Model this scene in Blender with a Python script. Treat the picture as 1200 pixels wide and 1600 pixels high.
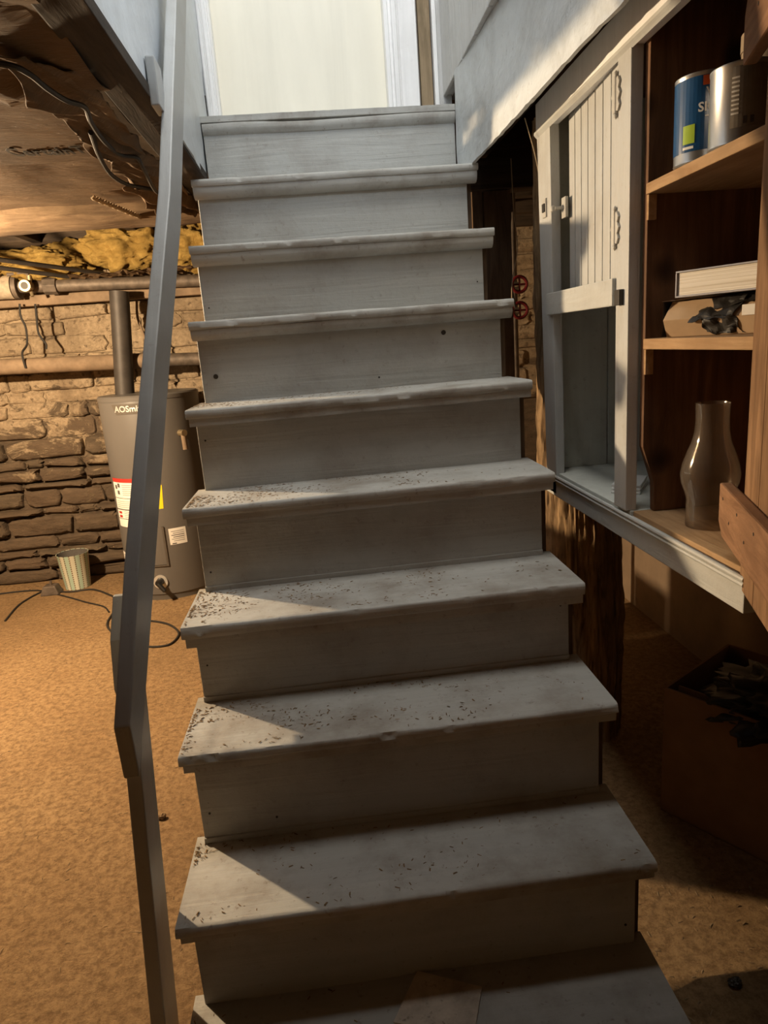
import bpy, bmesh, math, random
from mathutils import Vector, Matrix, noise
random.seed(7)
R = math.radians
S = bpy.context.scene
for o in list(bpy.data.objects): bpy.data.objects.remove(o, do_unlink=True)

# ------------------------------------------------------------------ camera
cam = bpy.data.objects.new('camera', bpy.data.cameras.new('camera'))
S.collection.objects.link(cam)
S.camera = cam
CAM = Vector((0.32791677, -2.30074761, -0.6855312))
pitch, roll, yaw = -0.24297561, 0.07482805, -0.07397116
rot = Matrix.Rotation(yaw, 3, 'Z') @ Matrix.Rotation(pitch, 3, 'X') @ Matrix.Rotation(roll, 3, 'Y')
rgt, fwd, up = rot.col[0], rot.col[1], rot.col[2]
m = Matrix((rgt, up, -fwd)).transposed().to_4x4()
m.translation = CAM
cam.matrix_world = m
cam.data.sensor_fit = 'VERTICAL'
cam.data.sensor_height = 36
cam.data.lens = 36 * 1067 / 1600
cam.data.clip_start = .02

# ------------------------------------------------------------------ light
w = bpy.data.worlds.new('world'); S.world = w; w.use_nodes = True
w.node_tree.nodes['Background'].inputs[0].default_value = (.62, .76, 1, 1)
w.node_tree.nodes['Background'].inputs[1].default_value = .6
S.view_settings.view_transform = 'Standard'
S.view_settings.look = 'None'
S.view_settings.gamma = 1
S.view_settings.use_curve_mapping = False
S.view_settings.exposure = 0.0

def area(name, loc, rot_e, sx, sy, power, col):
    l = bpy.data.lights.new(name, 'AREA'); l.shape = 'RECTANGLE'; l.size = sx; l.size_y = sy
    l.energy = power; l.color = col
    o = bpy.data.objects.new(name, l); S.collection.objects.link(o)
    o.location = loc; o.rotation_euler = rot_e
    return o
# daylight in the two upstairs windows plus an added fill light over the stairwell
area('window_daylight', (2.93, -1.7, 1.5), (0, R(90), 0), 1.3, 2.0, 72, (.82, .91, 1))
area('window_daylight', (.4, -3.92, 1.5), (R(90), 0, 0), 2.4, 1.3, 40, (.88, .94, 1))
area('stairwell_fill', (.42, -1.30, 2.48), (0, 0, 0), .80, 1.2, 56, (1, .95, .86))
BULB = Vector((-1.4, .19, -.32))
l = bpy.data.lights.new('bulb_light', 'POINT'); l.energy = 320; l.color = (1, .74, .46); l.shadow_soft_size = .03
bl = bpy.data.objects.new('bulb_light', l); S.collection.objects.link(bl); bl.location = BULB

# ------------------------------------------------------------------ materials
def nt(name, rough=.7, spec=.3, metal=0):
    mt = bpy.data.materials.new(name); mt.use_nodes = True
    t = mt.node_tree; b = t.nodes['Principled BSDF']
    b.inputs['Roughness'].default_value = rough
    b.inputs['Specular IOR Level'].default_value = spec
    b.inputs['Metallic'].default_value = metal
    return mt, t, b
def N(t, typ, **kw):
    n = t.nodes.new(typ)
    for k, v in kw.items():
        if k in n.inputs.keys(): n.inputs[k].default_value = v
        else: setattr(n, k, v)
    return n
def coords(t, scale=(1, 1, 1), world=True, rotz=0):
    if world:
        g = N(t, 'ShaderNodeNewGeometry'); src = g.outputs['Position']
    else:
        g = N(t, 'ShaderNodeTexCoord'); src = g.outputs['Object']
    mp = N(t, 'ShaderNodeMapping'); mp.inputs['Scale'].default_value = scale
    mp.inputs['Rotation'].default_value = (0, 0, rotz)
    t.links.new(src, mp.inputs[0])
    return mp.outputs[0]
def nz(t, vec, scale, detail=6, rough=.6, dist=0):
    n = N(t, 'ShaderNodeTexNoise'); n.inputs['Scale'].default_value = scale
    n.inputs['Detail'].default_value = detail; n.inputs['Roughness'].default_value = rough
    n.inputs['Distortion'].default_value = dist
    t.links.new(vec, n.inputs['Vector'])
    return n.outputs['Fac']
def ramp(t, fac, stops):
    r = N(t, 'ShaderNodeValToRGB'); e = r.color_ramp.elements
    while len(e) < len(stops): e.new(.5)
    for el, (p, c) in zip(e, stops):
        el.position = p; el.color = (*c, 1) if len(c) == 3 else c
    t.links.new(fac, r.inputs[0])
    return r.outputs['Color']
def mix(t, fac, a, b, mode='MIX'):
    x = N(t, 'ShaderNodeMix'); x.data_type = 'RGBA'; x.blend_type = mode
    for i, v in ((0, fac), (6, a), (7, b)):
        if isinstance(v, (int, float)): x.inputs[i].default_value = v
        elif isinstance(v, tuple): x.inputs[i].default_value = (*v, 1)
        else: t.links.new(v, x.inputs[i])
    return x.outputs[2]
def bump(t, b, h, strength=.4, dist=.004):
    n = N(t, 'ShaderNodeBump'); n.inputs['Strength'].default_value = strength; n.inputs['Distance'].default_value = dist
    t.links.new(h, n.inputs['Height']); t.links.new(n.outputs[0], b.inputs['Normal'])
def madd(t, a, b, op='ADD'):
    x = N(t, 'ShaderNodeMath'); x.operation = op
    for i, v in ((0, a), (1, b)):
        if isinstance(v, (int, float)): x.inputs[i].default_value = v
        else: t.links.new(v, x.inputs[i])
    return x.outputs[0]

def paint(name, col, dirt=(.16, .12, .08), amount=.5, grain=(3, 60, 60), rough=.5, bstr=.25, wear=None):
    mt, t, b = nt(name, rough, .35)
    c = coords(t)
    g = coords(t, grain)
    n1 = nz(t, c, 5, 8, .65); n2 = nz(t, c, 60, 4, .7); n3 = nz(t, g, 1.0, 5, .6, .6)
    f1 = ramp(t, n1, [(.47, (0, 0, 0)), (.72, (amount,) * 3)])
    f2 = ramp(t, n2, [(.60, (0, 0, 0)), (.72, (amount * .8,) * 3)])
    base = mix(t, ramp(t, n3, [(.3, (0, 0, 0)), (.7, (1, 1, 1))]), tuple(x * .93 for x in col), tuple(x * 1.05 for x in col))
    o = mix(t, f1, base, dirt); o = mix(t, f2, o, dirt)
    if wear:
        n4 = nz(t, coords(t, tuple(x * .5 for x in grain)), 1.3, 8, .7, 1)
        o = mix(t, ramp(t, n4, [(.66, (0, 0, 0)), (.72, (.9, .9, .9))]), o, wear)
    t.links.new(o, b.inputs['Base Color'])
    bump(t, b, madd(t, n3, madd(t, n2, .3, 'MULTIPLY')), bstr, .004)
    return mt
def wood(name, c1, c2, grain=(40, 40, 3), rough=.75, bstr=.5, knots=False):
    mt, t, b = nt(name, rough, .2)
    g = coords(t, grain)
    n1 = nz(t, g, 1.0, 8, .65, 1.2); n2 = nz(t, coords(t), 6, 5, .6)
    o = ramp(t, n1, [(.32, c1), (.68, c2)])
    o = mix(t, ramp(t, n2, [(.4, (0, 0, 0)), (.75, (.55, .55, .55))]), o, tuple(x * .55 for x in c1))
    if knots:
        v = N(t, 'ShaderNodeTexVoronoi'); v.inputs['Scale'].default_value = 5.5
        t.links.new(coords(t), v.inputs['Vector'])
        o = mix(t, ramp(t, v.outputs['Distance'], [(.10, (1, 1, 1)), (.22, (0, 0, 0))]), o, tuple(x * .25 for x in c1))
    t.links.new(o, b.inputs['Base Color'])
    bump(t, b, n1, bstr, .004)
    return mt
def plain(name, col, rough=.5, spec=.4, metal=0, var=.12, scale=40):
    mt, t, b = nt(name, rough, spec, metal)
    n = nz(t, coords(t), scale, 4, .6)
    t.links.new(ramp(t, n, [(.3, tuple(x * (1 - var) for x in col)), (.7, tuple(min(1, x * (1 + var)) for x in col))]), b.inputs['Base Color'])
    bump(t, b, n, .08, .002)
    return mt

M = {}
M['stair'] = paint('stair_paint', (.42, .42, .395), amount=.7, grain=(2.2, 50, 50), rough=.55, bstr=.45)
M['riser'] = paint('riser_paint', (.41, .415, .395), amount=.4, grain=(2.0, 60, 38), rough=.5, bstr=.8)
M['rail'] = paint('rail_paint', (.36, .37, .365), amount=.25, grain=(40, 3, 3), rough=.4, bstr=.2)
M['white'] = paint('white_wall_paint', (.60, .64, .67), dirt=(.30, .29, .27), amount=.35, grain=(9, 9, 14), rough=.4, bstr=.6)
M['whiteR'] = paint('worn_white_paint', (.60, .63, .64), dirt=(.25, .24, .22), amount=.55, grain=(12, 16, 22), rough=.38, bstr=.9)
M['boards'] = paint('old_board_paint', (.56, .56, .55), dirt=(.2, .19, .17), amount=.3, grain=(50, 50, 2.5), rough=.5, bstr=1.0)
M['trim'] = paint('trim_white', (.93, .93, .93), dirt=(.5, .48, .45), amount=.15, grain=(40, 40, 3), rough=.35, bstr=.15)
M['cream'] = paint('cream_door_paint', (.90, .86, .73), dirt=(.75, .70, .56), amount=.12, grain=(9, 9, .7), rough=.45, bstr=.08)
M['cab'] = paint('cabinet_paint', (.50, .51, .49), dirt=(.25, .2, .14), amount=.3, grain=(40, 4, 40), rough=.5, bstr=.5)
M['cabv'] = paint('cabinet_stile_paint', (.50, .51, .50), dirt=(.25, .2, .14), amount=.3, grain=(50, 50, 3), rough=.5, bstr=.5)
M['cabin'] = paint('cabinet_inside_paint', (.60, .62, .57), dirt=(.16, .14, .11), amount=.3, grain=(40, 40, 2), rough=.55, bstr=.3)
M['darkwood'] = wood('dark_stained_wood', (.10, .052, .028), (.22, .115, .06), (30, 30, 3), .7, .4, True)
M['oldwood'] = wood('old_brown_wood', (.07, .045, .028), (.17, .11, .065), (30, 30, 4))
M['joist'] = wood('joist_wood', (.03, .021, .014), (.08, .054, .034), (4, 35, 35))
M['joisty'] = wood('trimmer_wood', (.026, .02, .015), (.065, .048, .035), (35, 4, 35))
M['shelfwood'] = wood('raw_shelf_wood', (.34, .20, .095), (.52, .34, .18), (40, 4, 40), .7, .35)
M['doorwood'] = wood('raw_door_wood', (.15, .08, .038), (.36, .21, .11), (28, 28, 3), .75, .6)
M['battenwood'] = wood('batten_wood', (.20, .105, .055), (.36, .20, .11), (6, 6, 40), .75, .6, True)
M['logwood'] = wood('log_wood', (.10, .06, .03), (.48, .32, .17), (36, 36, 4), .9, 1.0)
M['bin'] = None

def m_floor():
    mt, t, b = nt('concrete_floor', .85, .15)
    c = coords(t)
    n1 = nz(t, c, 1.6, 8, .6); n2 = nz(t, c, 46, 10, .78); n3 = nz(t, c, 120, 8, .8)
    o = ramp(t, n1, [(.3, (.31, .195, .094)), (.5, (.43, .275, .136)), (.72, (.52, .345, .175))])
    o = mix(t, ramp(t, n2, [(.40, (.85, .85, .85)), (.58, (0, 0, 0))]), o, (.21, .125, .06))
    v = N(t, 'ShaderNodeTexVoronoi'); v.feature = 'DISTANCE_TO_EDGE'; v.inputs['Scale'].default_value = .9
    dn = N(t, 'ShaderNodeTexNoise'); dn.inputs['Scale'].default_value = 5; t.links.new(c, dn.inputs['Vector'])
    dv = N(t, 'ShaderNodeVectorMath'); dv.operation = 'MULTIPLY_ADD'
    t.links.new(dn.outputs['Color'], dv.inputs[0]); dv.inputs[1].default_value = (.25, .25, .25); t.links.new(c, dv.inputs[2])
    t.links.new(dv.outputs[0], v.inputs['Vector'])
    crack = ramp(t, v.outputs['Distance'], [(.0, (1, 1, 1)), (.006, (0, 0, 0))])
    o = mix(t, madd(t, crack, .25, 'MULTIPLY'), o, (.12, .08, .05))
    t.links.new(o, b.inputs['Base Color'])
    h = madd(t, madd(t, n2, .8, 'MULTIPLY'), madd(t, n3, .75, 'MULTIPLY'))
    h = madd(t, h, madd(t, crack, -.12, 'MULTIPLY'))
    bump(t, b, h, 1.0, .012)
    return mt
M['floor'] = m_floor()
def m_stone():
    mt, t, b = nt('stone_with_whitewash', .9, .15)
    c = coords(t, (1, 1, 3)); cz = coords(t)
    n1 = nz(t, c, 9, 8, .7); n2 = nz(t, cz, 45, 6, .7); n3 = nz(t, coords(t, (1, 1, 1.6)), 3.2, 9, .75, .8)
    oi = N(t, 'ShaderNodeObjectInfo')
    base = ramp(t, n1, [(.3, (.055, .042, .030)), (.55, (.105, .078, .052)), (.75, (.17, .125, .085))])
    base = mix(t, madd(t, oi.outputs['Random'], .5, 'MULTIPLY'), base, (.13, .085, .055))
    wash = ramp(t, n2, [(.3, (.22, .165, .105)), (.7, (.42, .32, .21))])
    g = N(t, 'ShaderNodeNewGeometry'); sp = N(t, 'ShaderNodeSeparateXYZ'); t.links.new(g.outputs['Position'], sp.inputs[0])
    mr = N(t, 'ShaderNodeMapRange'); t.links.new(sp.outputs['Z'], mr.inputs[0])
    mr.inputs[1].default_value = -1.62; mr.inputs[2].default_value = -.55; mr.inputs[3].default_value = -.17; mr.inputs[4].default_value = .20
    f = madd(t, madd(t, n3, mr.outputs[0]), madd(t, madd(t, oi.outputs['Random'], -.5), .10, 'MULTIPLY'))
    k = ramp(t, f, [(.50, (0, 0, 0)), (.56, (.92, .92, .92))])
    spots = ramp(t, nz(t, cz, 30, 4, .6), [(.58, (0, 0, 0)), (.66, (.8, .8, .8))])
    wash = mix(t, spots, wash, (.10, .07, .045))
    wash = mix(t, ramp(t, nz(t, coords(t, (1, 1, .6)), 2.6, 8, .7, .5), [(.45, (0, 0, 0)), (.68, (.75, .75, .75))]), wash, (.13, .092, .058))
    o = mix(t, k, base, wash)
    t.links.new(o, b.inputs['Base Color'])
    bump(t, b, madd(t, n1, madd(t, madd(t, n2, .4, 'MULTIPLY'), madd(t, k, .25, 'MULTIPLY'))), .9, .012)
    return mt
M['stone'] = m_stone()
M['mortar'] = plain('mortar', (.15, .11, .075), .95, .1, var=.35, scale=18)
M['mortardark'] = plain('dark_rubble', (.17, .13, .09), .95, .1, var=.35, scale=18)
M['plaster'] = plain('basement_plaster', (.25, .18, .12), .9, .15, var=.2, scale=5)
M['upwhite'] = plain('upstairs_white', (.82, .83, .84), .8, .2, var=.03, scale=4)
def m_kraft():
    mt, t, b = nt('kraft_paper', .7, .25)
    c = coords(t)
    n1 = nz(t, c, 4, 8, .65); n2 = nz(t, coords(t, (1, 5, 1)), 12, 7, .7, 1.5)
    o = ramp(t, n1, [(.3, (.07, .042, .021)), (.7, (.145, .09, .047))])
    o = mix(t, ramp(t, n2, [(.55, (0, 0, 0)), (.75, (.6, .6, .6))]), o, (.26, .18, .105))
    t.links.new(o, b.inputs['Base Color'])
    bump(t, b, n2, .6, .012)
    return mt
M['kraft'] = m_kraft()
def m_insul():
    mt, t, b = nt('yellow_fibreglass', .95, .05)
    c = coords(t)
    n1 = nz(t, c, 16, 8, .75, 1.2); n2 = nz(t, coords(t, (1, 1, 2)), 60, 6, .8, 2)
    o = ramp(t, n1, [(.3, (.26, .15, .035)), (.7, (.56, .38, .12))])
    t.links.new(o, b.inputs['Base Color'])
    bump(t, b, madd(t, n1, madd(t, n2, .6, 'MULTIPLY')), 1.0, .02)
    return mt
M['insul'] = m_insul()
M['iron'] = plain('dark_iron', (.11, .085, .065), .6, .4, .3, .4, 22)
M['black_iron'] = plain('black_vent_pipe', (.05, .042, .036), .55, .35, .2, .2, 15)
M['tanpipe'] = plain('dusty_painted_pipe', (.20, .14, .09), .8, .2, 0, .25, 14)
M['wrap'] = plain('pipe_wrap', (.32, .26, .19), .9, .1, 0, .25, 30)
M['brass'] = plain('tarnished_brass', (.42, .33, .20), .4, .5, .8, .2, 30)
M['blackrub'] = plain('black_cable', (.022, .019, .016), .6, .3)
M['heater'] = plain('heater_enamel', (.115, .105, .095), .36, .45, 0, .04, 3)
M['heaterdark'] = plain('heater_seam', (.09, .075, .06), .6, .3)
M['labelwhite'] = plain('label_white', (.74, .71, .65), .55, .3, 0, .04)
M['labelred'] = plain('label_red', (.42, .035, .025), .5, .3, 0, .04)
M['labelyellow'] = plain('label_yellow', (.85, .62, .02), .5, .3, 0, .03)
M['ink'] = plain('label_ink', (.10, .09, .085), .6, .2, 0, .1)
M['inkgrey'] = plain('label_ink_grey', (.33, .31, .29), .6, .2, 0, .1)
M['silver'] = plain('badge_silver', (.62, .60, .56), .35, .5, .5, .05)
M['blackplastic'] = plain('black_plastic', (.015, .014, .013), .35, .45)
M['cardboard'] = plain('cardboard', (.20, .115, .06), .85, .15, 0, .12, 12)
M['boxlid'] = plain('brown_carton', (.44, .31, .19), .7, .2, 0, .1, 12)
M['tornwrap'] = plain('torn_dark_wrap', (.022, .020, .018), .45, .35, 0, .3, 30)
M['steel'] = plain('can_steel', (.55, .54, .52), .28, .5, .85, .06)
M['canlabel'] = plain('faded_can_label', (.27, .235, .19), .45, .4, .2, .2, 30)
M['canblue'] = plain('blue_can_label', (.012, .07, .19), .3, .5, 0, .1)
M['canwhite'] = plain('can_white_print', (.78, .78, .76), .4, .4, 0, .02)
M['green'] = plain('green_sticker', (.36, .52, .05), .4, .4, 0, .05)
M['orange'] = plain('orange_label', (.62, .10, .02), .4, .4, 0, .05)
M['tan'] = plain('tan_carton', (.34, .26, .18), .75, .2, 0, .15, 25)
M['red'] = plain('red_enamel', (.11, .008, .010), .4, .4)
M['bookcover'] = plain('grey_book_cover', (.38, .38, .42), .35, .45)
M['nail'] = plain('nail_iron', (.05, .045, .04), .5, .4, .5)
M['hinge'] = paint('painted_hinge', (.52, .51, .47), amount=.4, rough=.45)
M['debris'] = plain('wood_debris', (.20, .135, .075), .9, .1, 0, .5, 60)
M['straw'] = plain('cobweb_fibre', (.42, .33, .22), .9, .1)
M['binin'] = plain('bin_inside', (.10, .09, .08), .7, .2)
M['card'] = paint('grimy_card', (.66, .58, .48), dirt=(.10, .07, .045), amount=.85, rough=.7)
def m_pages():
    mt, t, b = nt('book_pages', .8, .15)
    n = nz(t, coords(t, (2, 2, 420)), 1, 3, .6)
    t.links.new(ramp(t, n, [(.35, (.62, .56, .46)), (.6, (.86, .82, .74))]), b.inputs['Base Color'])
    bump(t, b, n, .5, .002)
    return mt
M['pages'] = m_pages()
def m_glass():
    mt, t, b = nt('dusty_lamp_glass', .12, .5)
    n = nz(t, coords(t), 9, 6, .6)
    gl = N(t, 'ShaderNodeBsdfGlossy'); gl.inputs['Roughness'].default_value = .08
    tr = N(t, 'ShaderNodeBsdfTransparent'); tr.inputs['Color'].default_value = (.93, .90, .86, 1)
    b.inputs['Base Color'].default_value = (.55, .45, .36, 1); b.inputs['Roughness'].default_value = .5
    fr = N(t, 'ShaderNodeFresnel'); fr.inputs['IOR'].default_value = 1.45
    m1 = N(t, 'ShaderNodeMixShader'); t.links.new(madd(t, fr.outputs[0], .5, 'MULTIPLY'), m1.inputs[0])
    t.links.new(tr.outputs[0], m1.inputs[1]); t.links.new(gl.outputs[0], m1.inputs[2])
    m2 = N(t, 'ShaderNodeMixShader')
    t.links.new(ramp(t, n, [(.3, (.03, .03, .03)), (.75, (.11, .11, .11))]), m2.inputs[0])
    t.links.new(m1.outputs[0], m2.inputs[1]); t.links.new(b.outputs[0], m2.inputs[2])
    t.links.new(m2.outputs[0], t.nodes['Material Output'].inputs[0])
    return mt
M['glass'] = m_glass()
def m_emit(name, col, s):
    mt, t, b = nt(name)
    b.inputs['Base Color'].default_value = (*col, 1)
    b.inputs['Emission Color'].default_value = (*col, 1); b.inputs['Emission Strength'].default_value = s
    return mt
M['bulb'] = m_emit('glowing_bulb', (1, .7, .38), 30)
def m_bin():
    mt, t, b = nt('striped_bin', .45, .4)
    tc = N(t, 'ShaderNodeTexCoord'); sp = N(t, 'ShaderNodeSeparateXYZ')
    gm = N(t, 'ShaderNodeNewGeometry'); vm = N(t, 'ShaderNodeVectorMath'); vm.operation = 'SUBTRACT'; vm.inputs[1].default_value = (-1.275, 1.82, -2)
    t.links.new(gm.outputs['Position'], vm.inputs[0]); t.links.new(vm.outputs[0], sp.inputs[0])
    at = madd(t, sp.outputs['Y'], sp.outputs['X'], 'ARCTAN2')
    u = madd(t, madd(t, at, 18 / (2 * math.pi), 'MULTIPLY'), 20.3)
    fr = madd(t, u, 0, 'FRACT')
    par = madd(t, madd(t, u, .5, 'MULTIPLY'), 0, 'FRACT')
    stripe = mix(t, madd(t, par, .5, 'GREATER_THAN'), (.62, .60, .47), (.40, .52, .42))
    ln = madd(t, fr, .24, 'LESS_THAN')
    dz = madd(t, madd(t, sp.outputs['Z'], 75, 'MULTIPLY'), 0, 'FRACT')
    dots = madd(t, ln, madd(t, dz, .62, 'LESS_THAN'), 'MULTIPLY')
    t.links.new(mix(t, dots, stripe, (.16, .10, .05)), b.inputs['Base Color'])
    return mt
M['bin'] = m_bin()

# ------------------------------------------------------------------ geometry helpers
C = S.collection
class MB:
    def __init__(s): s.v = []; s.f = []
    def add(s, vs, fs):
        n = len(s.v); s.v += [tuple(v) for v in vs]; s.f += [tuple(i + n for i in f) for f in fs]; return s
    def box(s, x0, x1, y0, y1, z0, z1):
        return s.add([(x0,y0,z0),(x1,y0,z0),(x1,y1,z0),(x0,y1,z0),(x0,y0,z1),(x1,y0,z1),(x1,y1,z1),(x0,y1,z1)],
                     [(0,3,2,1),(4,5,6,7),(0,1,5,4),(1,2,6,5),(2,3,7,6),(3,0,4,7)])
    def frame_box(s, o, a, b, c):          # corner + three edge vectors
        o, a, b, c = map(Vector, (o, a, b, c))
        vs = [o, o+a, o+a+b, o+b, o+c, o+a+c, o+a+b+c, o+b+c]
        fs = [(0,3,2,1),(4,5,6,7),(0,1,5,4),(1,2,6,5),(2,3,7,6),(3,0,4,7)]
        if a.cross(b).dot(c) < 0: fs = [f[::-1] for f in fs]
        return s.add(vs, fs)
    def hexa(s, bottom, top):
        return s.add(list(bottom) + list(top), [(0,3,2,1),(4,5,6,7),(0,1,5,4),(1,2,6,5),(2,3,7,6),(3,0,4,7)])
    def prism(s, rings, cap=True):         # list of equal-length rings
        n = len(rings[0]); vs = [p for r in rings for p in r]; fs = []
        for i in range(len(rings) - 1):
            for j in range(n):
                k = (j + 1) % n
                fs.append((i*n+j, i*n+k, (i+1)*n+k, (i+1)*n+j))
        if cap: fs += [tuple(range(n))[::-1], tuple(range((len(rings)-1)*n, len(rings)*n))]
        return s.add(vs, fs)
    def tube(s, pts, r, seg=10, cap=True):
        pts = [Vector(p) for p in pts]; rings = []; prev = None
        for i, p in enumerate(pts):
            d = (pts[min(i+1, len(pts)-1)] - pts[max(i-1, 0)]).normalized()
            if prev is None:
                a = Vector((0, 0, 1)) if abs(d.z) < .9 else Vector((1, 0, 0))
                u = d.cross(a).normalized()
            else:
                u = (prev - d * prev.dot(d)).normalized()
            prev = u; v = d.cross(u)
            rr = r[i] if isinstance(r, (list, tuple)) else r
            rings.append([p + (u * math.cos(2*math.pi*k/seg) + v * math.sin(2*math.pi*k/seg)) * rr for k in range(seg)])
        return s.prism(rings, cap)
    def lathe(s, prof, c, seg=40, closed=False):   # prof [(r, z)] around vertical axis at c
        rings = [[(c[0] + r*math.cos(2*math.pi*k/seg), c[1] + r*math.sin(2*math.pi*k/seg), c[2] + z) for k in range(seg)] for r, z in prof]
        if closed: rings.append(rings[0])
        return s.prism(rings, not closed)
    def build(s, name, mat, parent=None, smooth=False, bevel=0, bseg=2, solid=0):
        me = bpy.data.meshes.new(name); me.from_pydata(s.v, [], s.f); me.update()
        bm = bmesh.new(); bm.from_mesh(me)
        bmesh.ops.remove_doubles(bm, verts=bm.verts, dist=1e-6)
        bmesh.ops.recalc_face_normals(bm, faces=bm.faces)
        if bevel:
            es = [e for e in bm.edges if len(e.link_faces) == 2 and e.calc_face_angle(0) > .5]
            bmesh.ops.bevel(bm, geom=es, offset=bevel, segments=bseg, affect='EDGES', clamp_overlap=True, profile=.6)
        bm.to_mesh(me); bm.free()
        if smooth:
            for p in me.polygons: p.use_smooth = True
            me.set_sharp_from_angle(angle=R(40))
        me.materials.append(mat)
        o = bpy.data.objects.new(name, me); C.objects.link(o)
        if parent is not None:
            o.parent = parent; o.location = -wl(parent)
        return o
def wl(o):
    v = Vector(o.location)
    while o.parent is not None:
        o = o.parent; v = v + Vector(o.location)
    return v
def tag(o, label, cat, group=None):
    o['label'] = label; o['category'] = cat
    if group: o['group'] = group
    return o
def thing(name, loc, label, cat, group=None):
    o = bpy.data.objects.new(name, None); C.objects.link(o); o.location = loc; o.empty_display_size = .05
    return tag(o, label, cat, group)
def struct(o, label=None):
    o['kind'] = 'structure'
    if label: o['label'] = label
    return o
def spline(pts, n=8):
    pts = [Vector(p) for p in pts]; P = [pts[0]*2 - pts[1]] + pts + [pts[-1]*2 - pts[-2]]; out = []
    for i in range(1, len(P) - 2):
        for k in range(n):
            t = k / n; a, b, c, d = P[i-1], P[i], P[i+1], P[i+2]
            out.append(.5 * (2*b + (c-a)*t + (2*a - 5*b + 4*c - d)*t*t + (3*b - a - 3*c + d)*t**3))
    out.append(pts[-1]); return out
def text_mesh(txt, size, bold=0, extrude=.0008, space=1):
    cu = bpy.data.curves.new('t', 'FONT'); cu.body = txt; cu.size = size; cu.align_x = 'CENTER'; cu.align_y = 'CENTER'
    cu.extrude = extrude; cu.offset = bold; cu.space_character = space; cu.resolution_u = 3
    o = bpy.data.objects.new('t', cu); C.objects.link(o)
    me = bpy.data.meshes.new_from_object(o.evaluated_get(bpy.context.evaluated_depsgraph_get()))
    bpy.data.objects.remove(o); bpy.data.curves.remove(cu)
    return me
def put_mesh(name, me, mat, parent):
    me.materials.clear(); me.materials.append(mat)
    o = bpy.data.objects.new(name, me); C.objects.link(o); o.parent = parent; o.location = -wl(parent)
    return o
def cyl_text(name, txt, size, c, r, deg, z, mat, parent, bold=0, tilt=0):
    me = text_mesh(txt, size, bold)
    for v in me.vertices:
        a = R(deg) + v.co.x / r
        rr = r + .0006 + v.co.z
        v.co = (c[0] + rr*math.cos(a), c[1] + rr*math.sin(a), z + v.co.y)
    return put_mesh(name, me, mat, parent)
def cyl_patch(name, c, r, a0, a1, z0, z1, mat, parent, th=.0012, z0b=None, seg=8, a0b=None, a1b=None):
    b = MB(); rings = []
    for k in range(seg + 1):
        f = k / seg
        aT = R(a0 + (a1 - a0) * f); aB = R((a0 if a0b is None else a0b) + ((a1 if a1b is None else a1b) - (a0 if a0b is None else a0b)) * f)
        P = lambda rr, a, z: (c[0] + rr*math.cos(a), c[1] + rr*math.sin(a), z)
        rings.append([P(r - .002, aB, z0), P(r + th, aB, z0), P(r + th, aT, z1), P(r - .002, aT, z1)])
    return b.prism(rings).build(name, mat, parent)

# ------------------------------------------------------------------ setting: basement shell
b = MB().box(-3.1, 2.0, -4.2, 2.25, -2.12, -2.0)
struct(b.build('floor', M['floor']), 'rough orange concrete basement floor')
struct(MB().box(-3.1, 2.0, 2.02, 2.25, -2.0, .16).build('wall_back', M['stone']), 'whitewashed rubble stone foundation wall')
wall_back = bpy.data.objects['wall_back']
struct(MB().box(-3.25, -3.1, -4.2, 2.25, -2.0, .16).build('wall_left', M['mortardark']), 'basement side wall')
struct(MB().box(1.72, 1.9, -4.2, 2.02, -2.0, .16).build('wall_right', M['plaster']), 'tan basement wall behind the cabinet')
struct(MB().box(-3.25, 2.0, -4.35, -4.2, -2.0, .16).build('wall_front', M['mortardark']), 'basement wall behind the viewer')
# ceiling slab with the stair opening
b = MB()
b.box(-3.25, -.02, -4.35, 2.25, .11, .16)
b.box(.885, 2.0, -4.35, 2.25, .11, .16)
b.box(-.02, .90, -4.35, -1.22, .11, .16)
b.box(-.02, .885, .30, 2.25, .11, .16)
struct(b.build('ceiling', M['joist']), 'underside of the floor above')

# stones of the back wall: each its own piece
def stone(x0, x1, zb0, zb1, zt0, zt1, depth, name='stone'):
    K = 18; rings = []
    jx = [random.uniform(-.012, .010) for _ in range(K)]; jz = [random.uniform(-.007, .005) for _ in range(K)]
    for (ins, dy) in ((0, .03), (.0, -depth*.5), (.006, -depth*.85), (.016, -depth)):
        ring = []
        for k in range(K):
            a = 2*math.pi*k/K; ca, sa = math.cos(a), math.sin(a); e = .34
            u = math.copysign(abs(ca)**e, ca); v = math.copysign(abs(sa)**e, sa)
            fx = (u + 1)/2
            lo_ = zb0 + (zb1 - zb0)*fx; hi_ = zt0 + (zt1 - zt0)*fx
            px = x0 + (x1 - x0)*fx - u*ins + jx[k]; pz = lo_ + (hi_ - lo_)*(v + 1)/2 - v*min(ins, (hi_-lo_)*.3) + jz[k]
            ring.append((px, 2.02 + dy + (random.uniform(-.006, .006) if ins else 0), pz))
        rings.append(ring)
    return MB().prism(rings).build(name, M['stone'], wall_back, smooth=True)
def course_line(seed, amp): return lambda x: amp*noise.noise(Vector((x*1.7, seed, 0))) + amp*.5*noise.noise(Vector((x*5, seed, 3)))
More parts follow.
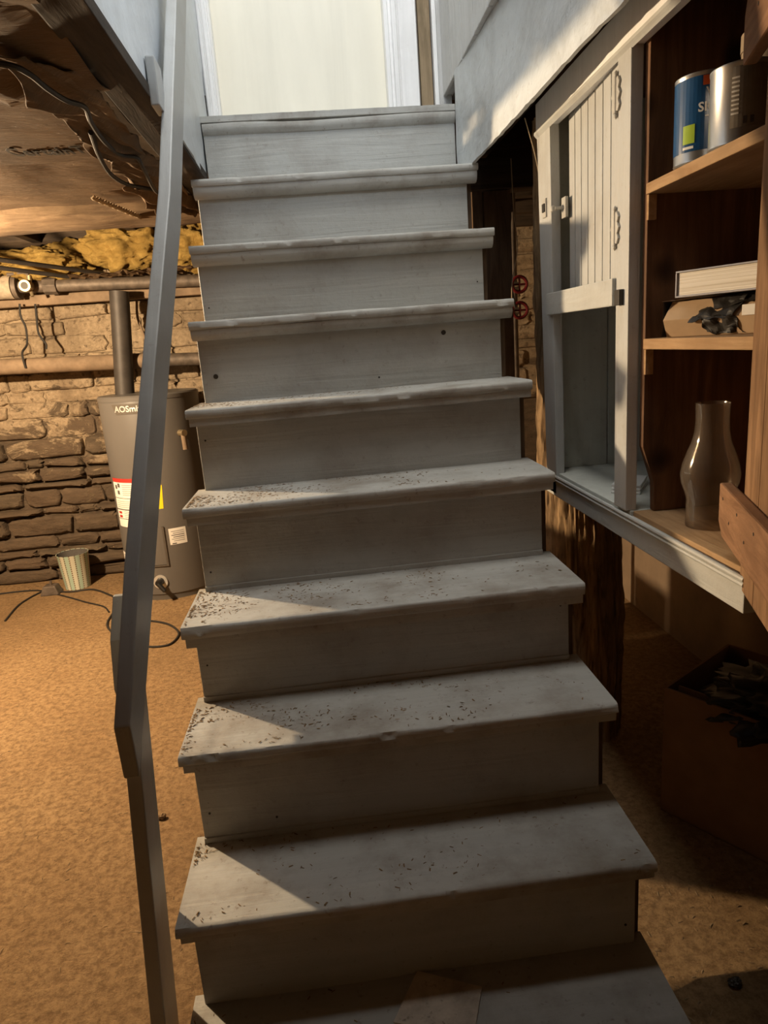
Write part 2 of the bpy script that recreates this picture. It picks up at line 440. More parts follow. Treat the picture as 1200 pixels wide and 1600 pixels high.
def courses(xa, xb, za, zb_):
    z = za; lo_ = lambda x: 0; i = 0
    while z < zb_:
        h = random.choice((.05, .07, .09, .12)) if z < -1.05 else random.uniform(.07, .12)
        hi_ = course_line(i*3.3 + xa, .022 if z + h < zb_ else .0); i += 1
        x = xa - random.uniform(0, .2)
        while x < xb:
            wd = random.choice((.12, .2, .28, .36, .46)) * random.uniform(.85, 1.15)
            g = .003 if z > -1.1 else .005
            dep = random.uniform(.02, .075) if z < -1.15 else random.uniform(.012, .035)
            a0, a1 = x + g, x + wd - g
            stone(a0, a1, z + lo_(a0) + g, z + lo_(a1) + g, z + h + hi_(a0) - g, z + h + hi_(a1) - g, dep)
            x += wd
        lo_ = hi_; z += h
courses(-2.05, -.08, -2.0, -.14)
courses(.86, 1.6, -1.1, -.14)

# ------------------------------------------------------------------ setting: stairwell and upstairs
WL, WR = .037, .81
# left stairwell wall: slightly wavy painted sheet with thickness
def wavy_panel(name, x0, x1, ys, zb, zt, mat, side, amp, label, nzv=16):
    mb_ = MB(); n = len(ys)
    for sx, xx in ((0, x0), (1, x1)):
        pass
    face = side
    vs, fs = [], []
    for layer in (0, 1):
        for j in range(nzv + 1):
            for i, y in enumerate(ys):
                z0 = zb(y); z1 = zt(y); z = z0 + (z1 - z0) * j / nzv
                d = amp * noise.noise(Vector((y*3.1, z*3.7, 1.7 + side))) + amp*.35*noise.noise(Vector((y*13, z*13, 4)))
                x = (x0(y) + d if layer == 0 else x1(y)) if callable(x0) else (x0 + d if layer == 0 else x1)
                vs.append((x, y, z))
    W_ = n; H_ = nzv + 1; L = W_*H_
    for j in range(nzv):
        for i in range(n - 1):
            a = j*W_ + i
            fs.append((a, a+1, a+1+W_, a+W_)); fs.append((L+a, L+a+W_, L+a+1+W_, L+a+1))
    for i in range(n-1):
        fs.append((i, L+i, L+i+1, i+1)); t0 = nzv*W_
        fs.append((t0+i, t0+i+1, L+t0+i+1, L+t0+i))
    for j in range(nzv):
        a = j*W_; fs.append((a, a+W_, L+a+W_, L+a)); e = a + n-1; fs.append((e, L+e, L+e+W_, e+W_))
    mb_.add(vs, fs)
    return struct(mb_.build(name, mat, smooth=True), label)
ysL = [.205 - i*.043 for i in range(37)]
wavy_panel('wall_stairwell_left', WL, WL - .035, ysL, lambda y: -.17 + .01*math.sin(-y) , lambda y: 1.0, M['white'], -1, .007, 'bright white painted stairwell side wall above the handrail', 30)
ysR = [.0 - i*.02 for i in range(68)]
def interp(y, pts):
    for (a, va), (b_, vb) in zip(pts, pts[1:]):
        if y >= b_: return va + (vb - va)*(y - a)/(b_ - a)
    return pts[-1][1]
wavy_panel('wall_stairwell_right', lambda y: WR + .055*max(0, -y - .02), lambda y: WR + .010 + .055*max(0, -y - .02), ysR, lambda y: interp(y, [(.01,-.211),(-.2,-.199),(-.63,-.190),(-.9,-.179),(-1.5,-.181)]) + .003*noise.noise(Vector((y*30, 0, 0))), lambda y: .094 + .05*max(0, -y - .05), M['whiteR'], 1, .005, 'flaking white painted board along the right of the stair opening', 12)
# short return of fascia behind the top nosing and grey board panelling above
panel = MB().box(WR + .012, WR + .035, -.9, .205, .092, 1.0).build('wall_stairwell_boards', M['boards'])
struct(panel, 'weathered grey board panelling above the stair opening')
for i in range(7):
    y1 = .205 - i*.158
    MB().box(WR + .002, WR + .016, y1 - .152, y1, .088, 1.0).build('board', M['boards'], panel, bevel=.003)
struct(MB().box(WL-.03, WR+.06, -1.27, -1.22, -.21, .16).build('trim_1', M['boards']), 'header board at the near end of the stair opening')
# door at the top with casing
door = MB().box(.05, .66, .262, .30, .012, 1.9).build('door_1', M['cream'])
struct(door, 'cream painted door closing the top of the stairs')
# left casing (fluted) and right casing
def casing(name, x0, x1, y, mat, label, flutes):
    prof = [(x0, y + .05), (x0, y)]
    for (a, d) in flutes:
        prof.append((x0 + (x1-x0)*a, y - d))
    prof += [(x1, y), (x1, y + .05)]
    rings = [[(px, py, zz) for px, py in prof] for zz in (.0, 1.9)]
    return struct(MB().prism(rings).build(name, mat), label)
casing('trim_2', .036, .079, .215, M['trim'], 'narrow fluted white door casing on the left', [(.1,.006),(.3,.008),(.34,.001),(.42,.001),(.46,.009),(.7,.009),(.74,.002),(.82,.002),(.86,.007)])
casing('trim_3', .632, .742, .225, M['trim'], 'wide bright white door casing on the right', [(.02,.006),(.12,.010),(.15,.002),(.22,.002),(.25,.012),(.36,.012),(.40,.003),(.44,.012),(.95,.012)])
struct(MB().box(.744, .783, .215, .26, .0, 1.9).build('trim_4', wood('bare_jamb_wood', (.20,.15,.09), (.36,.27,.17), (40,40,4))), 'bare brown door jamb edge')
struct(MB().box(.787, .80, .195, .26, .0, 1.9).build('trim_5', M['trim'], bevel=.003), 'thin white painted edge strip beside the bare jamb')
struct(MB().box(.80, .84, .19, .26, .0, 1.9).build('trim_6', M['boards']), 'grey corner board of the stairwell')
struct(MB().box(-2.6, 3.1, .30, .36, .16, 2.5).build('wall_upstairs_back', M['upwhite']), 'upstairs wall behind the door')
struct(MB().box(WL-.0, WR+.0, .032, .30, -.14, -.013).build('floor_landing', M['stair']), 'small landing floor at the top of the stairs')
# upstairs room shell with two window openings
def wall_open_x(name, x0, x1, y0, y1, z0, z1, oy0, oy1, oz0, oz1):
    b = MB(); b.box(x0,x1,y0,oy0,z0,z1); b.box(x0,x1,oy1,y1,z0,z1); b.box(x0,x1,oy0,oy1,z0,oz0); b.box(x0,x1,oy0,oy1,oz1,z1)
    return struct(b.build(name, M['upwhite']), 'white upstairs wall with a window opening')
wall_open_x('wall_upstairs_right', 3.0, 3.1, -4.1, .3, .16, 2.5, -2.7, -.7, .85, 2.15)
struct(MB().box(-2.6, -2.5, -4.1, .3, .16, 2.5).build('wall_upstairs_left', M['upwhite']), 'white upstairs wall')
b = MB(); b.box(-2.6,-.8,-4.1,-4.0,.16,2.5); b.box(1.6,3.1,-4.1,-4.0,.16,2.5); b.box(-.8,1.6,-4.1,-4.0,.16,.85); b.box(-.8,1.6,-4.1,-4.0,2.15,2.5)
struct(b.build('wall_upstairs_front', M['upwhite']), 'white upstairs wall with a window opening')
b = MB(); b.box(-2.6,0,-4.1,.36,2.5,2.6); b.box(.84,3.1,-4.1,.36,2.5,2.6); b.box(0,.84,-4.1,-1.92,2.5,2.6); b.box(0,.84,-.68,.36,2.5,2.6)
struct(b.build('ceiling_upstairs', M['upwhite']), 'white upstairs ceiling with an opening for the added fill light')
w3 = MB(); w3.box(-.03,.0,-1.95,-.65,2.5,2.62); w3.box(.84,.87,-1.95,-.65,2.5,2.62); w3.box(0,.84,-1.95,-1.92,2.5,2.62); w3.box(0,.84,-.68,-.65,2.5,2.62)  # unseen frame, added to house the stairwell fill light
struct(w3.build('fill_frame', M['trim']), 'unseen white frame added around the fill light over the stairwell')
w1 = MB(); w1.box(3.0,3.04,-2.72,-2.66,.83,2.17); w1.box(3.0,3.04,-.74,-.68,.83,2.17); w1.box(3.0,3.04,-2.7,-.7,.81,.87); w1.box(3.0,3.04,-2.7,-.7,2.13,2.19)
struct(w1.build('window_1', M['trim']), 'white window frame upstairs')
w2 = MB(); w2.box(-.83,-.77,-4.04,-4.0,.83,2.17); w2.box(1.57,1.63,-4.04,-4.0,.83,2.17); w2.box(-.8,1.6,-4.04,-4.0,.81,.87); w2.box(-.8,1.6,-4.04,-4.0,2.13,2.19)
struct(w2.build('window_2', M['trim']), 'white window frame upstairs')

# ------------------------------------------------------------------ staircase
run = .1668
ty = {1:-.166,2:-.334,3:-.505,4:-.669,5:-.827,6:-1.001,7:-1.168,8:-1.337,9:-1.503}
tz = {1:(-.200,-.198),2:(-.400,-.401),3:(-.601,-.600),4:(-.806,-.799),5:(-1.005,-.997),6:(-1.209,-1.199),7:(-1.392,-1.386),8:(-1.604,-1.598),9:(-1.803,-1.798)}
tx = {1:(.010,.836),2:(.007,.835),3:(.009,.836),4:(.003,.830),5:(-.001,.829),6:(0,.831),7:(.002,.832),8:(0,.830),9:(-.002,.828)}
OV = .036
stairs = thing('staircase', (.415, -.75, -2.0), 'steep grey painted wooden staircase with closed risers and bare overhanging treads', 'staircase')
def xprofile(prof, x0, x1, zL, zR, n, mat, name, parent, chip=0, seed=0, jit=.0007):
    rings = []
    for i in range(n + 1):
        f = i / n; x = x0 + (x1 - x0) * f; dz = zL + (zR - zL) * f
        ring = []
        for k, (y, z, w) in enumerate(prof):
            j = noise.noise(Vector((x*9, k*3.1, seed*7.7))) * jit * 2
            c = 0
            if w and chip:
                q = noise.noise(Vector((x*38, 1.3, seed*5.1)))
                if q > .32: c = (q - .32) * chip
            ring.append((x, y + j*.6 + c*w, z + dz + j - c*.7*w))
        rings.append(ring)
    return MB().prism(rings).build(name, mat, parent, smooth=True)
thick = {1:.02,2:.021,3:.021,4:.022,5:.022,6:.026,7:.020,8:.02,9:.02}
strip = {1:.03,2:.030,3:.026,4:.018,5:.018,6:.02,7:.016,8:.013,9:.012}
for k in range(1, 10):
    y0 = ty[k]; yb = (ty[k-1] if k > 1 else 0) + OV + .02; th = thick[k]
    prof = [(y0 + .004, -.001, .5), (y0 + .0012, -.0035, 1), (y0, -.007, 1), (y0, -th + .005, .2), (y0 + .003, -th, 0), (yb, -th, 0), (yb, 0, 0), (y0 + .012, 0, .15)]
    tr = xprofile(prof, tx[k][0], tx[k][1], tz[k][0], tz[k][1], 90, M['stair'], 'tread', stairs, chip=.022 if k in (3, 7, 8) else .010, seed=k)
    s = strip[k]
    if k <= 3:
        sp = [(y0 + .006, -th, 0), (y0 + .005, -th - s*.35, 0), (y0 + .010, -th - s*.75, 0), (y0 + .020, -th - s, 0), (y0 + OV, -th - s, 0), (y0 + OV, -th, 0)]
    else:
        sp = [(y0 + .005, -th, 0), (y0 + .005, -th - s, 0), (y0 + OV, -th - s, 0), (y0 + OV, -th, 0)]
    xprofile(sp, tx[k][0] + (.002 if k < 4 else .006), tx[k][1] - .003, tz[k][0], tz[k][1], 40, M['stair'], 'nosing_strip', tr, seed=k+20, jit=.0006)
    # riser under tread k
    rz0 = (tz[k+1] if k < 9 else (-2.0, -2.0)); rz1 = (tz[k][0] - th, tz[k][1] - th)
    if k < 9 or True:
        xs = [(.0184, tz[k]), (.808, tz[k])]
        yr = y0 + OV
        n = 30; rings = []
        for i in range(n + 1):
            f = i/n; x = .0184 + (.808 - .0184)*f; zt_ = rz1[0] + (rz1[1]-rz1[0])*f + .004; zb_ = rz0[0] + (rz0[1]-rz0[0])*f - .004
            j = noise.noise(Vector((x*4, k*2.2, 3))) * .0012
            rings.append([(x, yr + j, zb_), (x, yr + j, zt_), (x, yr + .019, zt_), (x, yr + .019, zb_)])
        ri = MB().prism(rings).build('riser', M['riser'], stairs, bevel=.0012, bseg=1)
        if k in (5, 6, 7):
            zz = rz0
            MB().prism([[(x, yr - .0035, z0_ + .0), (x, yr - .0035, z0_ + .011), (x, yr + .004, z0_ + .013), (x, yr + .004, z0_)] for x, z0_ in ((.0184, zz[0]), (.808, zz[1]))]).build('base_strip', M['riser'], ri)
        # nail heads and knots
        rr = random.Random(k)
        for q in range(3):
            x = rr.choice((.035, .79, rr.uniform(.1, .75))); zc = rr.uniform(rz0[0] + .03, rz1[0] - .02)
            MB().tube([(x, yr - .0009, zc), (x, yr + .004, zc)], rr.uniform(.0018, .0028), 8).build('nail', M['nail'] if rr.random() < .35 else M['riser'], ri)
# knot holes on riser 3
for (x, zc) in ((.055, -.74), (.655, -.672)):
    MB().tube([(x, ty[3] + OV - .0012, zc), (x, ty[3] + OV + .006, zc + .001)], [.0065, .005], 9).build('knot', M['nail'], stairs)
# top riser and top nosing
xs0, xs1 = .0385, .8085
topr = MB().box(xs0, xs1, .012, .03, -.21, -.01).build('riser', M['riser'], stairs, bevel=.001, bseg=1)
xprofile([(0, .007, 1), (0, -.010, 0), (.004, -.012, 0), (.30, -.012, 0), (.30, .007, 0), (.006, .0085, .3)], xs0 - .004, xs1 + .001, 0, 0, 60, M['stair'], 'nosing_board', stairs, chip=.006, seed=3)
rings = []
for i in range(61):
    f = i/60; x = xs0 + (xs1 - xs0)*f
    sag = -.0045*math.exp(-((f-.36)/.13)**2) + .002*math.sin(f*9)
    rings.append([(x, .001, -.014+sag), (x, -.001, -.022+sag), (x, .002, -.034+sag*.6), (x, .009, -.043+sag*.3), (x, .0125, -.044), (x, .0125, -.013)])
MB().prism(rings).build('cove_moulding', M['stair'], stairs, smooth=True)
# stringers
def stringer(x0, x1, mat, name):
    low = lambda y: max(-2.0, -.50 + (y - .03)*1.2)
    b = MB()
    cuts = [(.03, -.05)]
    for k in range(1, 10):
        ya = (ty[k-1] if k > 1 else 0) + OV + (.021 if k > 1 else .0); yb_ = ty[k] + OV + .021
        zt_ = sum(tz[k])/2 - thick[k] - .001
        b.hexa([(x0, yb_, low(yb_)), (x1, yb_, low(yb_)), (x1, ya, low(ya)), (x0, ya, low(ya))], [(x0, yb_, zt_), (x1, yb_, zt_), (x1, ya, zt_), (x0, ya, zt_)])
    return b.build(name, mat, stairs)
stringer(.796, .824, M['oldwood'], 'stringer')
stringer(.06, .09, M['oldwood'], 'stringer')

# unseen half-height planks added under the stairs to block the bulb's light
pt = thing('light_block_planks', (.11, -.1, -2.0), 'unseen half-height plank partition added under the stairs to block light', 'partition')
for i in range(6):
    MB().box(.102, .120, -.53 + i*.16, -.53 + i*.16 + .157, -2.0, (-.93, -.94, -.93, -.94, -.97, -1.06)[i]).build('plank', M['oldwood'], pt, bevel=.002)
# debris on the treads: uncountable flakes
def flakes(name, spots, label, mat, smin, smax):
    b = MB()
    for (x, y, z) in spots:
        a = random.uniform(0, math.pi); L = random.uniform(smin, smax); wd = L*random.uniform(.25, .8); h = wd*random.uniform(.2, .5)
        ca, sa = math.cos(a), math.sin(a)
        P = lambda u, v, hh: (x + ca*u - sa*v, y + sa*u + ca*v, z + hh)
        b.add([P(-L,-wd*.4,0), P(L,-wd*.3,h*.2), P(L*.8,wd*.5,0), P(-L*.7,wd*.5,h*.3), P(0,0,h)], [(0,1,4),(1,2,4),(2,3,4),(3,0,4),(3,2,1,0)])
    o = b.build(name, mat); o['kind'] = 'stuff'; tag(o, label, 'debris'); return o
sp = []
for k in range(2, 10):
    yb = (ty[k-1]) + OV
    for _ in range({2:30,3:90,4:600,5:1100,6:1100,7:850,8:560,9:90}[k]):
        f = random.random()**2.6; x = .006 + .55*f
        if random.random() < .16: x = random.uniform(.02, .82)
        y = random.uniform(ty[k] + .012, yb - .002)
        if noise.noise(Vector((x*7, y*14, k*3.3))) < -.05 + random.uniform(-.2, .2): continue
        fz = (x - tx[k][0])/(tx[k][1]-tx[k][0])
        sp.append((x, y, tz[k][0] + (tz[k][1]-tz[k][0])*fz + .0006))
flakes('tread_debris', sp, 'brown dirt flakes and chips scattered over the stair treads', M['debris'], .0012, .0050)
sp = []
for _ in range(900):
    x = random.uniform(-1.7, -.03); y = random.uniform(-1.2, 1.9); sp.append((x, y, -1.9995))
for _ in range(220):
    x = random.uniform(.86, 1.5); y = random.uniform(-1.5, -.8); sp.append((x, y, -1.9995))
for _ in range(300):
    x = random.uniform(-1.7, -.9); sp.append((x, 1.93 - abs(random.gauss(0, .09)), -1.9995))
flakes('floor_debris', sp, 'small stone chips and dirt strewn over the concrete floor', M['debris'], .003, .009)

# grimy card on the bottom tread
b = MB().hexa([(.400,-1.300,-1.7985),(.347,-1.389,-1.7985),(.472,-1.440,-1.7975),(.508,-1.350,-1.7975)][::-1], [(.400,-1.300,-1.795),(.347,-1.389,-1.795),(.472,-1.440,-1.794),(.508,-1.350,-1.794)][::-1])
tag(b.build('card', M['card']), 'grimy square card lying on the bottom tread', 'card')

# ------------------------------------------------------------------ handrail
rail = thing('handrail', (-.06, -1.31, -2.0), 'grey painted flat wooden handrail on a leaning post beside the stairs', 'handrail')
path = [(0.0012,-1.372,-1.203), (.012,-1.234,-.997), (.037,-1.025,-.684), (.065,-.815,-.369), (.082,-.509,.09), (.098,-.20,.56)]
def rail_rings(th=.024, dep=.088):
    rings = []
    n = len(path)
    for i, p in enumerate(path):
        a = Vector(path[max(0, i-1)]); c_ = Vector(path[min(n-1, i+1)]); d = c_ - a; d.x = 0; d.normalize()
        nn = Vector((0, d.z, -d.y))            # down and forward, square to the rail
        P = Vector(p)
        if i == 0: nn = Vector((0, .03, -1)).normalized() * 1.0
        tx_ = Vector((-th, 0, 0)); q = dep
        rings.append([P, P + nn*q, P + nn*q + tx_, P + tx_])
    return rings
MB().prism(rail_rings()).build('rail', M['rail'], rail, bevel=.003)
post = MB().hexa([(-.078,-1.352,-2.0),(-.052,-1.352,-2.0),(-.052,-1.268,-2.0),(-.078,-1.268,-2.0)], [(-.024,-1.352,-1.285),(-.001,-1.352,-1.285),(.003,-1.268,-1.16),(-.021,-1.268,-1.16)])
post.build('post', M['rail'], rail, bevel=.003)
def yz_prism(x0, x1, poly): return MB().prism([[(x0, y, z) for y, z in poly], [(x1, y, z) for y, z in poly]])
yz_prism(-.050, -.022, [(-1.199,-1.060),(-1.188,-1.060),(-1.185,-1.090),(-1.235,-1.165),(-1.262,-1.21),(-1.268,-1.195),(-1.247,-1.118)]).build('cleat', M['rail'], rail, bevel=.002)
MB().box(.036, .054, -.735, -.665, -.19, -.10).build('bracket_block', M['rail'], rail, bevel=.003)

# ------------------------------------------------------------------ cabinet on the right
cab = thing('wall_cabinet', (1.1, -.9, -1.13), 'open grey painted wall cabinet with shelves right of the stairs', 'cabinet')
X = .95
def cb(name, x0, x1, y0, y1, z0, z1, mat, bev=.002, parent=None): return MB().box(x0,x1,y0,y1,z0,z1).build(name, mat, parent or cab, bevel=bev)
# left stile leaning
MB().hexa([(X-.012,-.517,-1.125),(X+.012,-.517,-1.125),(X+.012,-.437,-1.125),(X-.012,-.437,-1.125)], [(X-.012,-.497,-.19),(X+.012,-.497,-.19),(X+.012,-.395,-.19),(X-.012,-.395,-.19)]).build('stile', M['cabv'], cab, bevel=.002)
cb('stile', X-.014, X+.010, -.955, -.897, -1.066, -.19, M['cabv'])
tb = cb('top_board', X-.014, X+.012, -1.36, -.394, -.198, -.123, M['trim'])
MB().prism([[(X-.019, y, -.196), (X-.019, y, -.190), (X-.012, y, -.186), (X-.012, y, -.204)] for y in (-1.36, -.394)]).build('bead', M['cab'], tb)
ap = cb('apron', X-.012, X+.012, -1.37, -.425, -1.131, -1.078, M['cab'])
for z0 in (-1.076, -1.0845):
    MB().tube([(X-.012, -.43, z0), (X-.012, -1.37, z0)], .0045, 8).build('bead', M['cab'], ap, smooth=True)
cb('bottom_shelf', X-.004, 1.27, -.957, -.43, -1.084, -1.067, M['cabin'])
rs = cb('bottom_shelf', X+.002, 1.27, -1.35, -.957, -1.084, -1.067, M['shelfwood'])
cb('end_panel', X+.012, 1.11, -.445, -.43, -1.067, -.12, M['cabin'])
cb('end_panel', 1.112, 1.27, -.445, -.43, -1.067, -.12, M['cabin'])
for y0, y1 in ((-.70, -.447), (-.955, -.702)): cb('back_board', 1.27, 1.285, y0, y1, -1.08, -.12, M['cabin'])
for y0, y1 in ((-1.16, -.957), (-1.35, -1.162)): cb('back_board', 1.27, 1.285, y0, y1, -1.08, -.12, M['darkwood'])
cb('top_panel', X+.012, 1.285, -1.36, -.43, -.135, -.12, M['darkwood'])
MB().prism([[(x, y, z) for x, z in ((.962,-.14),(.962,-.93),(.986,-1.005),(.988,-1.066),(1.268,-1.066),(1.268,-.14))] for y in (-.976, -.958)]).build('partition', M['darkwood'], cab, bevel=.0015)
cb('end_panel', X+.012, 1.27, -1.355, -1.337, -1.067, -.12, M['darkwood'])
s1 = cb('shelf', X+.008, 1.27, -1.337, -.976, -.455, -.436, M['shelfwood'])
s2 = cb('shelf', X+.008, 1.27, -1.337, -.976, -.736, -.716, M['shelfwood'])
cb('cleat', X+.010, X+.026, -.984, -.976, -.50, -.4555, M['shelfwood'], .001, s1)
cb('cleat', X+.010, X+.026, -.984, -.976, -.785, -.7365, M['shelfwood'], .001, s2)
cb('lower_rail', X-.022, X-.010, -.897, -.482, -.648, -.594, M['cab'])
# beadboard door, ajar inwards
dr = bpy.data.objects.new('door', None); C.objects.link(dr); dr.parent = cab; dr.location = Vector((X, -.885, -.4)) - wl(cab)
u = Vector((.030, .362, 0)); wv = Vector((.018, -.0015, 0))
for i in range(7):
    a = i/7; o0 = Vector((X-.004, -.885, -.594)) + u*(a + .006)
    MB().frame_box(o0, u*(1/7 - .012), wv, (0, 0, .405)).build('board', M['cabv'], dr, bevel=.0035)
MB().frame_box(Vector((X+.003, -.885, -.590)) + u*.005, u*.99, (.012, -.001, 0), (0, 0, .398)).build('backing', M['cabin'], dr)
def hinge(yc, zc):
    h = MB()
    h.tube([(X-.017, yc-.004, zc-.032), (X-.017, yc-.004, zc+.032)], .0045, 10)
    for dz in (-.036, .036): h.lathe([(.0005,-.006),(.004,-.002),(.004,.002),(.0005,.006)], (X-.017, yc-.004, zc+dz), 10)
    for sgn in (-1, 1):
        pr = [(0,-.026),(.010,-.030),(.017,-.020),(.012,-.010),(.019,0),(.012,.010),(.017,.020),(.010,.030),(0,.026)]
        h.prism([[(x, yc-.004+sgn*p, zc+q) for p, q in pr] for x in (X-.0185, X-.0145)])
    return h.build('hinge', M['hinge'], cab, smooth=True)
hinge(-.893, -.262); hinge(-.893, -.50)
lt = MB().box(X+.008, X+.015, -.548, -.520, -.42, -.372).build('latch', M['hinge'], dr, bevel=.001)
MB().tube([(X+.010,-.532,-.396),(X-.008,-.530,-.396),(X-.012,-.530,-.396)], [.004,.004,.004], 10).build('latch_stem', M['hinge'], lt)
MB().lathe([(.0005,-.009),(.007,-.006),(.009,0),(.007,.006),(.0005,.009)], (X-.014,-.522,-.396), 14).build('knob', M['hinge'], lt, smooth=True)
kp = MB().box(X-.016, X-.011, -.470, -.445, -.405, -.36).build('keeper', M['hinge'], cab, bevel=.001)
MB().box(X-.019, X-.0155, -.466, -.449, -.392, -.372).build('keeper_slot', M['nail'], kp)
MB().box(X-.024, X-.013, -.935, -.912, -.648, -.618).build('keeper', M['nail'], cab, bevel=.001)
# second, raw wood door swung fully open, with two battens
hd = thing('cabinet_door', (.93, -1.36, -1.1), 'raw brown plank cabinet door swung open with two battens across it', 'door')
d = Vector((-.35, -.937, 0)).normalized(); nrm = Vector((-.937, .35, 0)); o0 = Vector((.945, -1.345, -1.096))
edges = [0, .085, .20, .315, .43]
for i in range(4):
    MB().frame_box(o0 + d*(edges[i]+.001), d*(edges[i+1]-edges[i]-.002), nrm*-.02, (0, 0, .92)).build('plank', M['doorwood'], hd, bevel=.002)
for z0, z1, ext in ((-1.012, -.945, .075), (-.352, -.20, .055)):
    A = Vector((.945, -1.345, 0)) - d*ext + nrm*.001; L = .43 + ext
    hgt = z1 - z0
    if z0 < -.9:
        rings = [[A + Vector((0,0,z0+.004)), A + d*.03 + Vector((0,0,z0-.016)), A + d*L + Vector((0,0,z0-.018)), A + d*L + Vector((0,0,z1)), A + Vector((0,0,z1))]]
    else:
        rings = [[A + Vector((0,0,z0)), A + d*L + Vector((0,0,z0)), A + d*L + Vector((0,0,z1)), A + d*.06 + Vector((0,0,z1)), A + Vector((0,0,z0+.06))]]
    rings.append([p + nrm*.019 for p in rings[0]])
    bt = MB().prism(rings).build('batten', M['battenwood'], hd, bevel=.003)
    for q in range(5):
        p = A + d*(.03 + q*.05) + Vector((0, 0, z0 + hgt*(.3 if q % 2 else .7))) + nrm*.0195
        MB().tube([p, p - nrm*.004], .0025, 8).build('nail', M['nail'], bt)

# ------------------------------------------------------------------ things on the shelves
def can(name, c, r, h, label, body, rim=True):
    t = thing(name, c, label, 'can')
    MB().lathe([(r*.96, 0), (r, .002), (r*1.015, .003), (r, .005), (r, h-.006), (r*1.02, h-.004), (r*1.02, h-.001), (r*.97, h), (r*.95, h-.004), (r*.5, h-.004)], c, 48).build('body', M['steel'], t, smooth=True)
    return t
bc = (.997, -1.092, -.436)
t = can('paint_can', bc, .042, .134, 'blue labelled quart paint can at the front of the top cabinet shelf', 'steel')
cyl_patch('label', bc, .042, 100, 345, bc[2]+.018, bc[2]+.127, M['canblue'], t, .0006, seg=30)
cyl_patch('sticker', bc, .0427, -158, -132, bc[2]+.030, bc[2]+.058, M['green'], t, .0005)
cyl_patch('logo_patch', bc, .0427, -118, -92, bc[2]+.112, bc[2]+.126, M['orange'], t, .0005)
cyl_text('lettering', 'SIG', .019, bc, .0428, -108, bc[2]+.080, M['canwhite'], t, .0004)
cyl_text('lettering', 'V', .017, bc, .0428, -104, bc[2]+.102, M['inkgrey'], t, .0002)
cyl_patch('bar', bc, .0427, -112, -98, bc[2]+.066, bc[2]+.068, M['canwhite'], t, .0005)
cyl_patch('print_line', bc, .0427, -158, -134, bc[2]+.022, bc[2]+.026, M['canwhite'], t, .0004)
sc_ = (1.003, -1.195, -.436)
t = can('paint_can', sc_, .045, .112, 'faded silver and brown paint can in front of the tan canister', 'steel')
cyl_patch('label', sc_, .045, -140, 60, sc_[2]+.022, sc_[2]+.104, M['canlabel'], t, .0006, seg=30)
for i in range(9):
    cyl_patch('print_line', sc_, .0457, -139, -126, sc_[2]+.040+i*.006, sc_[2]+.0425+i*.006, M['labelwhite'], t, .0004, seg=3)
for a in (-118, -106):
    cyl_patch('print_mark', sc_, .0457, a, a+7, sc_[2]+.026, sc_[2]+.036, M['ink'], t, .0004, seg=3)
tc = (1.088, -1.125, -.436)
t = thing('canister', tc, 'tan cardboard canister standing behind the silver paint can', 'canister')
MB().lathe([(.039,0),(.040,.002),(.040,.165)], tc, 40).build('body', M['tan'], t, smooth=True)
MB().lathe([(.0415,.160),(.0415,.186),(.040,.188)], tc, 40).build('lid', M['tan'], t, smooth=True)
# thick book on a torn carton
def crumple(name, cx, pts, mat, parent, amp, seed, th=.0016):
    vs = []; fs = []; rows = len(pts); cols = len(pts[0])
    for L in (0, 1):
        for r_ in pts:
            for p in r_:
                v = Vector(p); dd = Vector((noise.noise(v*60 + Vector((seed,0,0))), noise.noise(v*60 + Vector((0,seed,0))), noise.noise(v*60 + Vector((0,0,seed)))))
                vs.append(v + dd*amp + Vector((-th*L, 0, th*.3*L)))
    nL = rows*cols
    for i in range(rows-1):
        for j in range(cols-1):
            a = i*cols+j
            fs += [(a, a+1, a+1+cols, a+cols), (nL+a, nL+a+cols, nL+a+1+cols, nL+a+1)]
    for j in range(cols-1):
        a = j; fs.append((a, nL+a, nL+a+1, a+1)); a = (rows-1)*cols+j; fs.append((a, a+1, nL+a+1, nL+a))
    for i in range(rows-1):
        a = i*cols; fs.append((a, a+cols, nL+a+cols, nL+a)); a = i*cols+cols-1; fs.append((a, nL+a, nL+a+cols, a+cols))
    return MB().add(vs, fs).build(name, mat, parent, smooth=False)
def lerp_grid(a, b_, c, d_, n, m_):
    a, b_, c, d_ = map(Vector, (a, b_, c, d_))
    return [[(a*(1-i/n) + d_*(i/n))*(1-j/m_) + (b_*(1-i/n) + c*(i/n))*(j/m_) for j in range(m_+1)] for i in range(n+1)]
e1 = Vector((.45,-.893,0)); e2 = Vector((.893,.45,0))
bk = thing('book', (1.06, -1.12, -.645), 'thick paperback book with white page edges lying on the torn carton', 'book')
BO = Vector((.972, -1.068, 0))
def fb(name, o_, du, dv, z0, z1, mat, par, u0=0, v0=0, drop=.0):
    return MB().frame_box(o_ + e1*u0 + e2*v0 + Vector((0,0,z0)), e1*du, e2*dv, (0,0,z1-z0)).build(name, mat, par, bevel=.0006, bseg=1)
fb('pages', BO, .21, .126, -.6435, -.6045, M['pages'], bk, .004, .003)
fb('front_cover', BO, .215, .13, -.6042, -.6015, M['bookcover'], bk)
fb('back_cover', BO, .215, .13, -.6465, -.6438, M['bookcover'], bk)
fb('spine', BO, .003, .13, -.6437, -.6043, M['bookcover'], bk)
bx = thing('carton', (1.07, -1.12, -.716), 'small brown carton in torn black wrapping on the middle cabinet shelf', 'carton')
CO = Vector((.963, -1.022, 0))
L3 = lambda u_, v_, z_: CO + e1*u_ + e2*v_ + Vector((0,0,z_))
